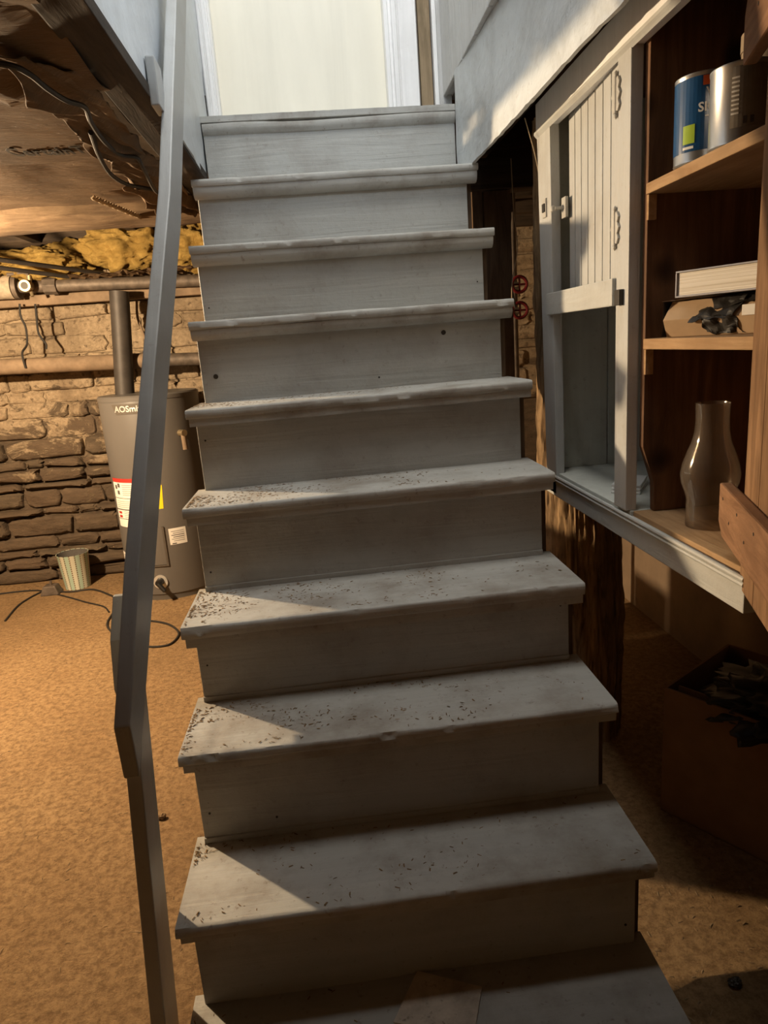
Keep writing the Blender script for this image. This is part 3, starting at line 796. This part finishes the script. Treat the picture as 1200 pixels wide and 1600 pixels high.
MB().prism([[L3(u_, v_, z_) for v_, z_ in ((.012,-.7155),(.0,-.684),(.026,-.652),(.095,-.650),(.095,-.7155))] for u_ in (.012, .27)]).build('box', M['boxlid'], bx, bevel=.0015)
G = lambda a, b_, c, d_, n, m_: lerp_grid(L3(*a), L3(*b_), L3(*c), L3(*d_), n, m_)
crumple('wrap_tear', 0, G((.085,-.001,-.682),(.150,-.002,-.682),(.165,.008,-.714),(.098,.008,-.714), 12, 12), M['tornwrap'], bx, .007, 3)
crumple('wrap_tear', 0, G((.075,.016,-.668),(.165,.024,-.651),(.150,-.004,-.684),(.070,-.004,-.692), 10, 14), M['tornwrap'], bx, .006, 9)
crumple('wrap_tear', 0, G((.10,.020,-.652),(.21,.030,-.648),(.17,.012,-.664),(.11,.008,-.672), 6, 14), M['tornwrap'], bx, .004, 19)
crumple('wrap_flap', 0, G((.002,.010,-.650),(.12,.020,-.6485),(.12,.07,-.6485),(.002,.07,-.650), 8, 14), M['tan'], bx, .0012, 5)
crumple('wrap_side', 0, G((.006,.012,-.652),(.006,.09,-.652),(.008,.09,-.714),(.010,.004,-.714), 8, 6), M['tornwrap'], bx, .003, 6)
fb('shipping_label', CO, .085, .0012, -.6855, -.668, M['labelwhite'], bx, .165, -.0015)
for zz_ in (-.6765, -.6815):
    fb('print_line', CO, .04, .0006, zz_-.0013, zz_+.0011, M['ink'], bx, .195, -.0022)
# lamp chimney
prof = [(.040,0),(.0405,.004),(.040,.030),(.0395,.050),(.043,.064),(.050,.083),(.052,.100),(.049,.118),(.041,.142),(.034,.160),(.030,.178),(.0285,.200),(.029,.228),(.030,.232)]
inner = [(r-.0016, z) for r, z in prof][::-1]
lc = MB().lathe(prof + inner, (1.031, -1.105, -1.067), 64, closed=True).build('lamp_chimney', M['glass'], smooth=True)
tag(lc, 'dusty clear glass oil lamp chimney on the bottom cabinet shelf', 'lamp chimney')
# white cards in the niche
for i in range(3):
    z0 = -1.067 + i*.0062
    o0 = Vector((.975 + i*.004, -.79 + i*.008, z0 + .0003))
    tag(MB().frame_box(o0, Vector((.052,-.04,0)), Vector((.065,.10,0)), (0,0,.0052)).build('white_tile', M['canwhite'], bevel=.0015), ['bottom tile of the small white stack in the cabinet niche', 'middle tile of the small white stack in the cabinet niche', 'topmost tile of the small white stack in the cabinet niche'][i], 'tile', 'white tiles stacked in the niche')

# ------------------------------------------------------------------ log post, boards and the dark gap
def log():
    rings = []; K = 150; n = 260; c0 = Vector((1.095, -.268))
    for i in range(n + 1):
        z = -2.0 + 1.88*i/n; ring = []
        for k in range(K):
            a = 2*math.pi*k/K; ca, sa = math.cos(a), math.sin(a)
            nn = noise.noise(Vector((ca*3.2, sa*3.2, z*1.6))) * .010 + noise.noise(Vector((ca*9, sa*9, z*5))) * .006 + noise.noise(Vector((ca*22, sa*22, z*4+9))) * .0035
            r = .118 + nn + .004*math.sin(z*3) + .010*abs(noise.noise(Vector((ca*16, sa*16, z*7)))) + .006*abs(noise.noise(Vector((ca*34, sa*34, z*16))))
            ring.append((c0.x + r*ca + .006*math.sin(z*2.5), c0.y + r*sa, z))
        rings.append(ring)
    return MB().prism(rings).build('log_post', M['logwood'], smooth=True)
tag(log(), 'rough hewn round log post behind the left end of the cabinet', 'post')
bd = tag(MB().box(.862, .896, .05, .085, -2.0, -.235).build('support_board', M['oldwood'], bevel=.002), 'narrow dark upright board right behind the stair treads', 'board')
bd = tag(MB().box(.902, .992, .055, .10, -2.0, -.235).build('support_board', M['oldwood'], bevel=.002), 'wider dark upright board between the stairs and the log post', 'board')
hb = tag(MB().box(.845, 1.20, .04, .12, -.233, -.14).build('cross_beam', M['joist'], bevel=.003), 'short dark cross beam over the two upright boards', 'beam')
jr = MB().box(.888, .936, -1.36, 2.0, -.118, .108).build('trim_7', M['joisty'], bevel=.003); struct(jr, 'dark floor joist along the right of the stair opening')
for i in range(4):
    y = .35 + i*.4
    struct(MB().box(.95, 1.72, y, y+.055, -.13, .108).build('trim_8', M['joist'], bevel=.003), 'floor joist over the dark corner')
# red valve wheels on a pipe in the gap
def torus(mb_, c, r, rr, ax='y', seg=20, s2=8):
    rings = []
    for i in range(seg):
        a = 2*math.pi*i/seg; ring = []
        for j in range(s2):
            b2 = 2*math.pi*j/s2; q = r + rr*math.cos(b2); h = rr*math.sin(b2)
            ring.append((c[0] + q*math.cos(a), c[1] + h, c[2] + q*math.sin(a)) if ax == 'y' else (c[0] + q*math.cos(a), c[1] + q*math.sin(a), c[2] + h))
        rings.append(ring)
    rings.append(rings[0]); return mb_.prism(rings, False)
for i, (z0, lab) in enumerate(((-.50, 'upper red valve wheel in the dark gap beside the log'), (-.60, 'lower red valve wheel in the dark gap beside the log'))):
    v = thing('gate_valve', (1.16, .55, z0), lab, 'valve', 'red valves in the gap')
    wb = MB(); torus(wb, (1.15, .52, z0), .030, .007)
    wb.tube([(1.12,.52,z0),(1.18,.52,z0)], .004, 8); wb.tube([(1.15,.52,z0-.03),(1.15,.52,z0+.03)], .004, 8)
    wb.build('wheel', M['red'], v, smooth=True)
    MB().tube([(1.15,.52,z0),(1.15,.57,z0)], .006, 8).build('stem', M['brass'], v)
    MB().tube([(1.15,.57,z0),(1.15,.60,z0)], .016, 12).build('body', M['iron'], v)
vp = MB().tube([(1.15,.60,-1.98),(1.15,.60,-.14)], .014, 12).build('water_pipe', M['iron'], smooth=True); tag(vp, 'thin upright iron pipe carrying the red valves', 'pipe')
tag(MB().tube(spline([(.975,-.02,-.16),(.985,-.0,-.30),(1.0,.02,-.42),(.975,.0,-.52),(.965,-.02,-.60)]), .0016, 6).build('wire', M['straw'], smooth=True), 'thin pale wire dangling in front of the dark gap', 'wire')
tag(MB().tube(spline([(.90,-.42,-.16),(.935,-.40,-.26),(.96,-.405,-.42)]), .0013, 6).build('wire', M['straw'], smooth=True), 'fine cobwebbed string hanging down across the log post', 'string')
tag(MB().tube(spline([(1.02,.2,-.13),(1.03,.2,-.3),(1.01,.2,-.42),(1.04,.2,-.6)]), .004, 8).build('cable', M['blackrub'], smooth=True), 'black cable hanging behind the wide upright board', 'cable')
# glass fibre peeping out beside the second riser
def lump(name, c, s, mat, seed, parent=None, amp=.35, fr=2.2, seg=40):
    bm = bmesh.new(); bmesh.ops.create_icosphere(bm, subdivisions=5, radius=1)
    for v in bm.verts:
        p = v.co.copy(); f = 1 + amp*noise.noise(p*fr + Vector((seed,)*3)) + amp*.5*noise.noise(p*fr*2.7 + Vector((seed,)*3)) + amp*.2*noise.noise(p*fr*7 + Vector((seed,)*3))
        v.co = Vector((c[0] + p.x*s[0]*f, c[1] + p.y*s[1]*f, c[2] + p.z*s[2]*f))
    me = bpy.data.meshes.new(name); bm.to_mesh(me); bm.free(); me.materials.append(mat)
    for p in me.polygons: p.use_smooth = True
    o = bpy.data.objects.new(name, me); C.objects.link(o)
    if parent: o.parent = parent; o.location = -wl(parent)
    return o
tag(lump('insulation_tuft', (.97, .62, -.17), (.10, .06, .13), M['insul'], 11), 'tuft of yellow insulation beside the second riser from the top', 'insulation')

# cardboard box under the cabinet
A = Vector((1.152, -.726, -2.0)); d1 = Vector((.557, -.83, 0)); d2 = Vector((.83, .557, 0))
cbx = thing('cardboard_box', A + d1*.2 + d2*.15, 'brown cardboard box in the shadow under the cabinet', 'box')
H_ = .375; L1 = .5; L2 = .36; th = .006
for nm, o_, a_, b_ in (('side', A, d1*L1, d2*th), ('side', A + d2*(L2-th), d1*L1, d2*th), ('end', A + d2*th, d1*th, d2*(L2-2*th)), ('end', A + d2*th + d1*(L1-th), d1*th, d2*(L2-2*th))):
    MB().frame_box(o_, a_, b_, (0,0,H_)).build(nm, M['cardboard'], cbx)
MB().frame_box(A, d1*L1, d2*L2, (0,0,.006)).build('base', M['cardboard'], cbx)
fo = A + Vector((0,0,H_))
MB().frame_box(fo + d1*.02 + d2*.008 + Vector((0,0,-.16)), d1*(L1-.04), d2*.004, d2*.03 + Vector((0,0,.158))).build('flap', M['cardboard'], cbx)
tag(lump('plastic_bag', A + d1*.30 + d2*.17 + Vector((-.02,.02,H_-.01)), (.20, .17, .06), M['tornwrap'], 4, amp=.45, fr=3), 'crumpled black plastic bag stuffed into the cardboard box', 'bag')

# ------------------------------------------------------------------ left ceiling: trimmer, papers, beam
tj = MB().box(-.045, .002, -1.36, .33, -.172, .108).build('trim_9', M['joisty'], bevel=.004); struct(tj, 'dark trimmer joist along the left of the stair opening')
struct(MB().box(.0, .037, -1.36, .0, -.176, -.150).build('trim_10', M['joisty'], bevel=.002), 'lower edge of the stairwell wall, coloured dark as if in shade')  # dark wood colour stands in for the shade under the wall
SH = {}
def sheet(name, x0, x1, y0, y1, z0, amp, seed, label, nx=90, ny=40, fold=0, edge=.0, sg=.02):
    vs = []; fs = []
    for L in (0, 1):
        for j in range(ny+1):
            for i in range(nx+1):
                x = x0 + (x1-x0)*i/nx; y = y0 + (y1-y0)*j/ny
                p = Vector((x*2.2, y*4, seed))
                d = amp*noise.noise(p) + amp*.5*noise.noise(Vector((x*7, y*9, seed+3)))
                if fold:
                    q = (x*.75 + y*.66)*9 + 2*noise.noise(Vector((x*2, y*2, seed)))
                    g = max(0, 1 - abs(x + .22)/.34)
                    d -= fold*g*abs(math.sin(q)) + fold*.5*g*abs(noise.noise(Vector((x*14, y*10, seed+9))))
                t_ = j/ny; sag = -sg*math.sin(math.pi*t_)
                ey = edge*noise.noise(Vector((x*3, j, seed))) if j in (0, ny) else 0
                vs.append((x, y + ey, z0 + d + sag + (.0015 if L else 0)))
                if L == 0: SH[(seed, i, j)] = z0 + d + sag
    n = (nx+1)*(ny+1)
    for j in range(ny):
        for i in range(nx):
            a = j*(nx+1)+i
            fs += [(a, a+nx+1, a+nx+2, a+1), (n+a, n+a+1, n+a+nx+2, n+a+nx+1)]
    for i in range(nx):
        fs.append((i, i+1, n+i+1, n+i)); a = ny*(nx+1)+i; fs.append((a, n+a, n+a+1, a+1))
    for j in range(ny):
        a = j*(nx+1); fs.append((a, n+a, n+a+nx+1, a+nx+1)); a += nx; fs.append((a, a+nx+1, n+a+nx+1, n+a))
    return tag(MB().add(vs, fs).build(name, M['kraft'], smooth=True), label, 'insulation paper', 'brown paper sheets under the ceiling joists')
pA = sheet('insulation_paper', -2.9, -.05, -.275, .40, -.142, .010, 2.0, 'flat brown paper sheet on the ceiling just before the rough beam', edge=.01, fold=.012)
pB = sheet('insulation_paper', -2.9, -.05, -.80, -.262, -.160, .005, 5.0, 'brown insulation paper with printed lettering on the ceiling', edge=.01, fold=.007, sg=.002)
pC = sheet('insulation_paper', -2.9, -.03, -1.40, -.77, -.150, .02, 8.0, 'crumpled brown insulation paper nearest the viewer overhead', fold=.05, edge=.02)
struct(MB().box(-3.1, -.05, -4.2, -1.38, -.13, -.10).build('ceiling_near', M['joist']), 'boarded ceiling over the viewer')
struct(MB().box(-.05, 1.72, -4.2, -1.275, -.13, -.10).build('ceiling_near_right', M['joist']), 'boarded ceiling over the viewer')
me = text_mesh('CertainTeed', .112, .0016, .0005, 1.05)
for v in me.vertices:
    x = -.258 + v.co.x*.43; y = -.388 - v.co.y*.85
    fi = (x + 2.9)/2.85*90; fj = (y + .80)/.538*40; i0 = min(89, int(fi)); j0 = min(39, int(fj)); a = fi-i0; c = fj-j0
    hz_ = (SH[(5.0,i0,j0)]*(1-a) + SH[(5.0,i0+1,j0)]*a)*(1-c) + (SH[(5.0,i0,j0+1)]*(1-a) + SH[(5.0,i0+1,j0+1)]*a)*c
    v.co = (x, y, hz_ - .003 - v.co.z)
put_mesh('lettering', me, M['blackrub'], pB)
# crumpled loose flap hanging along the trimmer
def draped(name, A_, B_, C_, D_, n, m_, seed, label, amp=.018):
    g = lerp_grid(A_, B_, C_, D_, n, m_); pts = []
    for i, row in enumerate(g):
        rr = []
        for j, p in enumerate(row):
            u_, v_ = i/n, j/m_
            q = p.x*.9 + p.y*.25
            d = -amp*abs(noise.noise(Vector((p.x*26 - p.y*7, p.y*3, seed)))) *2.2 - amp*.6*abs(noise.noise(Vector((p.x*60 - p.y*20, p.y*8, seed+4))))
            e = .03*noise.noise(Vector((p.y*9, seed, 0))) if j == 0 else 0
            rr.append((p.x + e + .006*noise.noise(Vector((p.y*22, v_*3, seed))), p.y, p.z + d))
        pts.append(rr)
    o = crumple(name, 0, pts, M['kraft'], None, 0, seed, .0015)
    for p in o.data.polygons: p.use_smooth = True
    return tag(o, label, 'paper flap')
draped('paper_flap', (-.15,-1.02,-.185),(-.046,-.90,-.178),(-.046,-.02,-.178),(-.16,-.08,-.195), 120, 26, 3.0, 'torn flap of brown paper hanging along the trimmer joist')
draped('paper_flap', (-.19,-.08,-.165),(-.045,-.03,-.168),(-.03,.40,-.172),(-.17,.38,-.175), 70, 26, 13.0, 'ragged torn paper flap near the top left of the stairs', .026)
# rough beam
def rough_beam(name, x0, x1, yc, zc, hy, hz, mat, label, seed):
    rings = []; n = 70
    for i in range(n+1):
        x = x0 + (x1-x0)*i/n
        ring = []
        for k in range(16):
            a = 2*math.pi*k/16; ca, sa = math.cos(a), math.sin(a)
            e = .55
            q = 1 + .10*noise.noise(Vector((x*4, ca*1.5+seed, sa*1.5))) + .05*noise.noise(Vector((x*15, ca*4, sa*4+seed)))
            ring.append((x, yc + hy*q*math.copysign(abs(ca)**e, ca), zc + hz*q*math.copysign(abs(sa)**e, sa)))
        rings.append(ring)
    return tag(MB().prism(rings).build(name, mat, smooth=True), label, 'beam')
M['beam'] = wood('hewn_beam', (.11, .07, .04), (.27, .185, .11), (4, 30, 30), .9, .9)
rough_beam('ceiling_beam', -2.9, .02, .47, -.118, .095, .085, M['beam'], 'rough hewn beam across the ceiling in front of the yellow insulation', 2)
rough_beam('sill_beam', -2.9, 1.7, 1.93, .035, .10, .075, M['joist'], 'dark timber sill on top of the stone wall', 7)
for i, x in enumerate((-2.3, -1.75, -1.18, -.62, -.10)):
    struct(MB().box(x, x+.05, .56, 2.02, -.02, .108).build('trim_11', M['joist'], bevel=.003), 'floor joist running back to the stone wall')
# yellow insulation batts
for i, (c, s, sd, lab) in enumerate((
    ((-1.52, 1.80, -.13), (.24, .16, .10), 1, 'flat yellow insulation batt above the valve'),
    ((-1.13, 1.80, -.14), (.24, .15, .09), 4, 'low yellow insulation batt at the end of the two slanting rods'),
    ((-.98, 1.84, -.10), (.16, .10, .08), 6, 'sunken yellow insulation piece under the sill'),
    ((-.66, 1.75, -.09), (.22, .15, .125), 9, 'bulging yellow insulation batt left of the handrail'),
    ((-.33, 1.75, -.10), (.20, .15, .13), 14, 'yellow insulation batt between the handrail and the stairs'))):
    tag(lump('insulation_batt', c, s, M['insul'], sd, amp=.30, fr=2.6), lab, 'insulation', 'yellow insulation along the sill')
tag(crumple('paper_strip', 0, lerp_grid((-.95,1.62,-.225),(-.2,1.60,-.215),(-.2,1.80,-.225),(-.95,1.80,-.23), 6, 40), M['kraft'], None, .02, 4), 'brown paper strip lying along the upper pipe', 'paper strip')

# ------------------------------------------------------------------ pipes on the back wall
pp = thing('iron_pipe', (-.8, 1.76, -.26), 'dark iron pipe running along the top of the stone wall', 'pipe')
MB().tube([(-1.30,1.76,-.250),(-.1,1.76,-.286)], .032, 18).build('pipe_run', M['iron'], pp, smooth=True)
MB().tube([(-1.285,1.76,-.2505),(-1.262,1.76,-.2512)], .062, 24).build('flange', M['iron'], pp, smooth=True)
MB().tube([(-1.13,1.76,-.256),(-1.06,1.76,-.258)], .046, 8).build('coupling', M['iron'], pp, bevel=.003)
va = thing('ball_valve', (-1.19, 1.70, -.25), 'small brass drain valve with a lever on the dark iron pipe', 'valve')
MB().tube([(-1.19,1.74,-.252),(-1.19,1.665,-.258)], .022, 16).build('body', M['brass'], va, smooth=True)
ou = MB().tube([(-1.19,1.664,-.258),(-1.19,1.645,-.258)], .030, 18).build('outlet', M['brass'], va, smooth=True)
MB().tube([(-1.19,1.6445,-.258),(-1.19,1.6435,-.258)], .019, 18).build('outlet_bore', M['nail'], ou)
MB().tube([(-1.182,1.70,-.25),(-1.178,1.695,-.20)], .013, 10).build('stem', M['brass'], va)
MB().tube([(-1.172,1.69,-.198),(-1.20,1.69,-.186),(-1.285,1.69,-.192)], [.011,.010,.009], 8).build('lever', M['iron'], va, smooth=True)
MB().tube([(-1.185,1.70,-.27),(-1.175,1.69,-.31)], .009, 8).build('drain_stub', M['brass'], va)
tag(MB().tube([(-1.95,1.76,-.235),(-1.29,1.76,-.250)], .062, 24).build('wrapped_pipe', M['wrap'], smooth=True), 'thick pale wrapped pipe at the far left edge', 'pipe')
tag(MB().box(-1.95, -.1, 1.85, 1.905, -.347, -.288).build('wall_board', M['tanpipe'], bevel=.012), 'tan rounded board under the dark iron pipe', 'board')
tag(MB().tube([(-1.95,1.79,-.650),(-.62,1.80,-.690)], .043, 20).build('tan_pipe', M['tanpipe'], smooth=True), 'fat tan pipe running halfway up the stone wall', 'pipe')
tag(MB().tube([(-.62,1.80,-.690),(-.05,1.80,-.712)], .036, 20).build('iron_pipe', M['iron'], smooth=True), 'dark continuation of the tan pipe behind the water heater flue', 'pipe')
tag(MB().tube([(-.735,1.74,-.31),(-.752,1.735,-.5),(-.787,1.72,-.872)], .052, 24).build('vent_pipe', M['black_iron'], smooth=True), 'black upright vent pipe rising from the water heater', 'pipe')
for (a, c_, lab) in (((-.80,1.70,-.215), (-1.42,.62,-.16), 'upper slanting dark rod in front of the insulation'), ((-.975,1.70,-.222), (-1.55,.75,-.16), 'lower slanting dark rod in front of the insulation')):
    A_ = Vector(a); B_ = Vector((c_[0]*1.0, c_[1], c_[2]))
    tag(MB().tube([A_, B_], .011, 10).build('metal_rod', M['black_iron'], smooth=True), lab, 'rod', 'slanting rods over the pipes')
for pts, lab, r in (
    ([(-1.293,1.80,-.334),(-1.30,1.80,-.40),(-1.285,1.80,-.461),(-1.295,1.80,-.55),(-1.31,1.75,-.60),(-1.305,1.745,-.68)], 'left dark cable hanging from the flange down the wall', .006),
    ([(-1.218,1.82,-.339),(-1.225,1.82,-.42),(-1.23,1.82,-.493),(-1.215,1.82,-.53),(-1.20,1.82,-.56),(-1.205,1.82,-.585)], 'dark looped cable hanging right of the flange cable', .006),
    ([(-.663,1.80,-.359),(-.672,1.80,-.45),(-.655,1.80,-.534),(-.64,1.80,-.65),(-.645,1.80,-.79)], 'pale thin cable hanging right of the black vent pipe', .007)):
    tag(MB().tube(spline(pts), r, 8).build('hanging_cable', M['tanpipe'] if 'pale' in lab else M['blackrub'], smooth=True), lab, 'cable')

# ------------------------------------------------------------------ water heater
hc = (-.648, 1.68, -2.0); hr = .268
wh = thing('water_heater', hc, 'tall grey water heater tank standing against the stone wall', 'water heater')
MB().lathe([(hr-.008,.0),(hr-.006,.03),(hr-.004,.034)], hc, 64).build('base_ring', M['heater'], wh, smooth=True)
MB().lathe([(hr-.02,.03),(hr,.036),(hr,.042),(hr,1.105),(hr-.001,1.112)], hc, 72).build('tank', M['heater'], wh, smooth=True)
MB().lathe([(hr+.002,1.110),(hr+.003,1.130),(hr-.006,1.138),(hr*.3,1.14)], hc, 72).build('top_cap', M['heater'], wh, smooth=True)
zz = lambda z: z
cyl_patch('badge', hc, hr, -122, -78, -.955, -.902, M['heaterdark'], wh, .002, a0b=-117, a1b=-83, seg=14)
cyl_text('lettering', 'AOSmith', .045, hc, hr + .002, -100, -.928, M['silver'], wh, .0010)
lb = cyl_patch('warning_label', hc, hr, -147, -102, -1.575, -1.30, M['labelwhite'], wh, .001, seg=14)
cyl_patch('red_band', hc, hr + .0012, -147, -102, -1.322, -1.30, M['labelred'], lb, .0006, seg=14)
for z0, z1 in ((-1.412, -1.409), (-1.478, -1.472), (-1.53, -1.527)):
    cyl_patch('rule', hc, hr + .0012, -147, -102, z0, z1, M['ink'], lb, .0004, seg=12)
for i in range(6):
    cyl_patch('print_line', hc, hr + .0012, -128, -106, -1.338 - i*.011, -1.334 - i*.011, M['inkgrey'], lb, .0004, seg=4)
for a0, z0 in ((-142, -1.36), (-136, -1.35), (-138, -1.39)):
    cyl_patch('pictogram', hc, hr + .0012, a0, a0+4.5, z0, z0 + .022, M['ink'], lb, .0004, seg=3)
for i in range(4):
    cyl_patch('print_line', hc, hr + .0012, -143, -108, -1.43 - i*.011, -1.427 - i*.011, M['inkgrey'], lb, .0004, seg=6)
for i in range(5):
    cyl_patch('print_line', hc, hr + .0012, -131, -107, -1.488 - i*.010, -1.485 - i*.010, M['inkgrey'], lb, .0004, seg=5)
for i in range(2):
    cyl_patch('red_mark', hc, hr + .0012, -143, -136, -1.50 - i*.022, -1.487 - i*.022, M['labelred'], lb, .0004, seg=3)
cyl_patch('energy_label', hc, hr, -94, -77, -1.475, -1.345, M['labelyellow'], wh, .001, a0b=-98, a1b=-79, seg=6)
sl = cyl_patch('rating_label', hc, hr, -77.5, -57.5, -1.685, -1.593, M['labelwhite'], wh, .001, seg=8)
for i in range(6):
    cyl_patch('print_line', hc, hr + .0012, -75 + (i % 2)*2, -60, -1.612 - i*.011, -1.608 - i*.011, M['ink'] if i in (2, 3) else M['inkgrey'], sl, .0004, seg=4)
cyl_patch('print_line', hc, hr + .0012, -75, -70, -1.682, -1.676, M['ink'], sl, .0004, seg=2)
ac = cyl_patch('access_panel', hc, hr, -118, -82, -1.79, -1.575, M['heater'], wh, .006, seg=10)
cyl_patch('panel_edge', hc, hr, -84.5, -82.3, -1.795, -1.575, M['heaterdark'], ac, .0075, seg=2)
cyl_patch('panel_edge', hc, hr, -118, -82.3, -1.80, -1.792, M['heaterdark'], ac, .0075, seg=8)
ll = cyl_patch('instruction_label', hc, hr, -158, -128, -1.94, -1.735, M['labelwhite'], wh, .001, seg=8)
for i in range(10):
    cyl_patch('print_line', hc, hr + .0012, -154, -133, -1.752 - i*.018, -1.747 - i*.018, M['inkgrey'], ll, .0004, seg=4)
def radial(deg, r): return Vector((hc[0] + r*math.cos(R(deg)), hc[1] + r*math.sin(R(deg)), 0))
p0 = radial(-95, hr - .005); p1 = radial(-95, hr + .006); p2 = radial(-95, hr + .045)
ds = MB().tube([p0 + Vector((0,0,-1.89)), p1 + Vector((0,0,-1.89))], .040, 24).build('drain_plate', M['silver'], wh, smooth=True)
MB().tube([p1 + Vector((0,0,-1.885)), p2 + Vector((0,0,-1.885))], [.022, .018], 14).build('drain_valve', M['blackplastic'], ds, smooth=True)
MB().tube([p2 + Vector((0,-.004,-1.885)), p2 + Vector((.035,-.02,-1.925))], [.014,.012], 10).build('drain_spout', M['blackplastic'], ds, smooth=True)
p3 = radial(-47, hr); MB().tube([p3 + Vector((0,0,-1.08)), p3*1.0 + Vector((.03,-.03,-1.08))], .018, 12).build('relief_valve', M['brass'], wh, smooth=True)
MB().tube([p3 + Vector((.02,-.02,-1.09)), p3 + Vector((.022,-.022,-1.17))], .014, 12).build('relief_outlet', M['tanpipe'], wh, smooth=True)

# waste bin
bn = thing('waste_bin', (-1.275, 1.82, -2.0), 'small striped mint and cream waste bin by the stone wall', 'waste bin')
o = MB().lathe([(.070,0),(.072,.002),(.0905,.216),(.092,.218),(.0895,.218),(.070,.006)], (-1.275,1.82,-2.0), 48, closed=False).build('shell', M['bin'], bn, smooth=True)
MB().lathe([(.0705,.008),(.0893,.2165)], (-1.275,1.82,-2.0), 48).build('liner_bottom', M['binin'], bn) if False else None
MB().lathe([(.0660,.010),(.0690,.010),(.0880,.2165),(.0872,.2165)], (-1.275,1.82,-2.0), 48, closed=True).build('inside', M['binin'], bn, smooth=True)
# cord on the floor and its adapter
cpts = [(-1.497,1.325),(-1.524,1.569),(-1.489,1.738),(-1.446,1.770),(-1.361,1.740),(-1.278,1.715),(-1.16,1.72),(-1.032,1.60),(-.963,1.50),(-.915,1.304),(-.903,1.149),(-.855,1.028),(-.75,.90),(-.62,.78),(-.513,.766),(-.483,.854),(-.502,.936),(-.57,1.035),(-.673,1.104),(-.80,1.15)]
tag(MB().tube(spline([(x, y, -1.995) for x, y in cpts], 6), .0055, 8).build('floor_cord', M['blackrub'], smooth=True), 'black cord looping over the floor in front of the heater', 'cord')
ad = [(-1.60,1.70),(-1.75,1.74),(-1.9,1.70)]
tag(MB().tube(spline([(x, y, -1.995) for x, y in [(-1.42,1.735),(-1.5,1.80),(-1.62,1.82),(-1.85,1.80)]], 6), .005, 8).build('floor_cord', M['blackrub'], smooth=True), 'black cord running off to the left along the wall', 'cord')
tag(MB().tube(spline([(x, y, -1.996) for x, y in [(-1.36,1.70),(-1.24,1.60),(-1.125,1.50),(-1.0,1.40),(-.94,1.30)]], 6), .0045, 8).build('floor_cord', M['blackrub'], smooth=True), 'thin straight cord running from the adapter towards the handrail', 'cord')
adp = thing('power_adapter', (-1.40, 1.735, -2.0), 'small dark power adapter on the floor by the bin', 'adapter')
MB().hexa([(-1.455,1.69,-2.0),(-1.345,1.69,-2.0),(-1.345,1.775,-2.0),(-1.455,1.775,-2.0)], [(-1.435,1.70,-1.945),(-1.365,1.70,-1.945),(-1.365,1.765,-1.945),(-1.435,1.765,-1.945)]).build('case', M['iron'], adp, bevel=.006)
MB().tube([(-1.40,1.735,-1.945),(-1.395,1.735,-1.92)], .008, 8).build('strain_relief', M['iron'], adp)
# stones lying on the floor
for (x, y, r, lab) in ((-.262,-.50,.012,'small dark pebble on the floor beside the handrail post'), (1.045,-1.25,.013,'black chip on the floor right of the stairs')):
    tag(lump('pebble', (x, y, -2+r*.6), (r, r*.8, r*.7), M['debris'] if x < 0 else M['nail'], 5, amp=.3), lab, 'pebble')
# cables stapled under the ceiling
c1 = [(-.26,-1.05,-.20),(-.14,-1.005,-.205),(-.116,-.966,-.205),(-.106,-.909,-.21),(-.095,-.847,-.21),(-.079,-.791,-.205),(-.091,-.715,-.21),(-.103,-.59,-.21),(-.099,-.481,-.21),(-.073,-.427,-.205),(-.078,-.345,-.21),(-.104,-.107,-.21),(-.104,.02,-.20)]
tag(MB().tube(spline(c1), .0052, 8).build('ceiling_cable', M['blackrub'], smooth=True), 'long black cable draped along the ceiling trimmer', 'cable')
c2 = [(-.116,-.637,-.205),(-.142,-.499,-.215),(-.16,-.35,-.22),(-.156,-.217,-.215),(-.131,-.144,-.21),(-.109,-.084,-.205)]
tag(MB().tube(spline(c2), .0055, 8).build('ceiling_cable', M['blackrub'], smooth=True), 'shorter black cable sagging below the torn paper', 'cable')
# twisted rope end
rp = MB()
for ph in (0, math.pi):
    rp.tube([(-.325+.06*t_+.004*math.cos(ph+t_*60), .055+.35*t_, -.187+.004*math.sin(ph+t_*60)) for t_ in [i/80 for i in range(81)]], .0045, 6)
tag(rp.build('rope', M['straw'], smooth=True), 'short twisted pale rope under the brown ceiling paper', 'rope')

# bulb fixture on the ceiling, out of view to the left
lf = thing('ceiling_lamp', (BULB.x, BULB.y, .108), 'bare glowing bulb in a ceiling lampholder', 'lamp')
MB().lathe([(.055,0),(.055,-.015),(.03,-.03),(.024,-.34),(.02,-.34)], (BULB.x, BULB.y, .108), 24).build('lampholder', M['labelwhite'], lf, smooth=True)
MB().lathe([(.012,-.335),(.014,-.342),(.026,-.360),(.030,-.378),(.024,-.395),(.010,-.402),(.001,-.403)], (BULB.x, BULB.y, .108), 24).build('bulb', M['bulb'], lf, smooth=True)
bl.location = (BULB.x, BULB.y, -.335)
bl.data.shadow_soft_size = .028
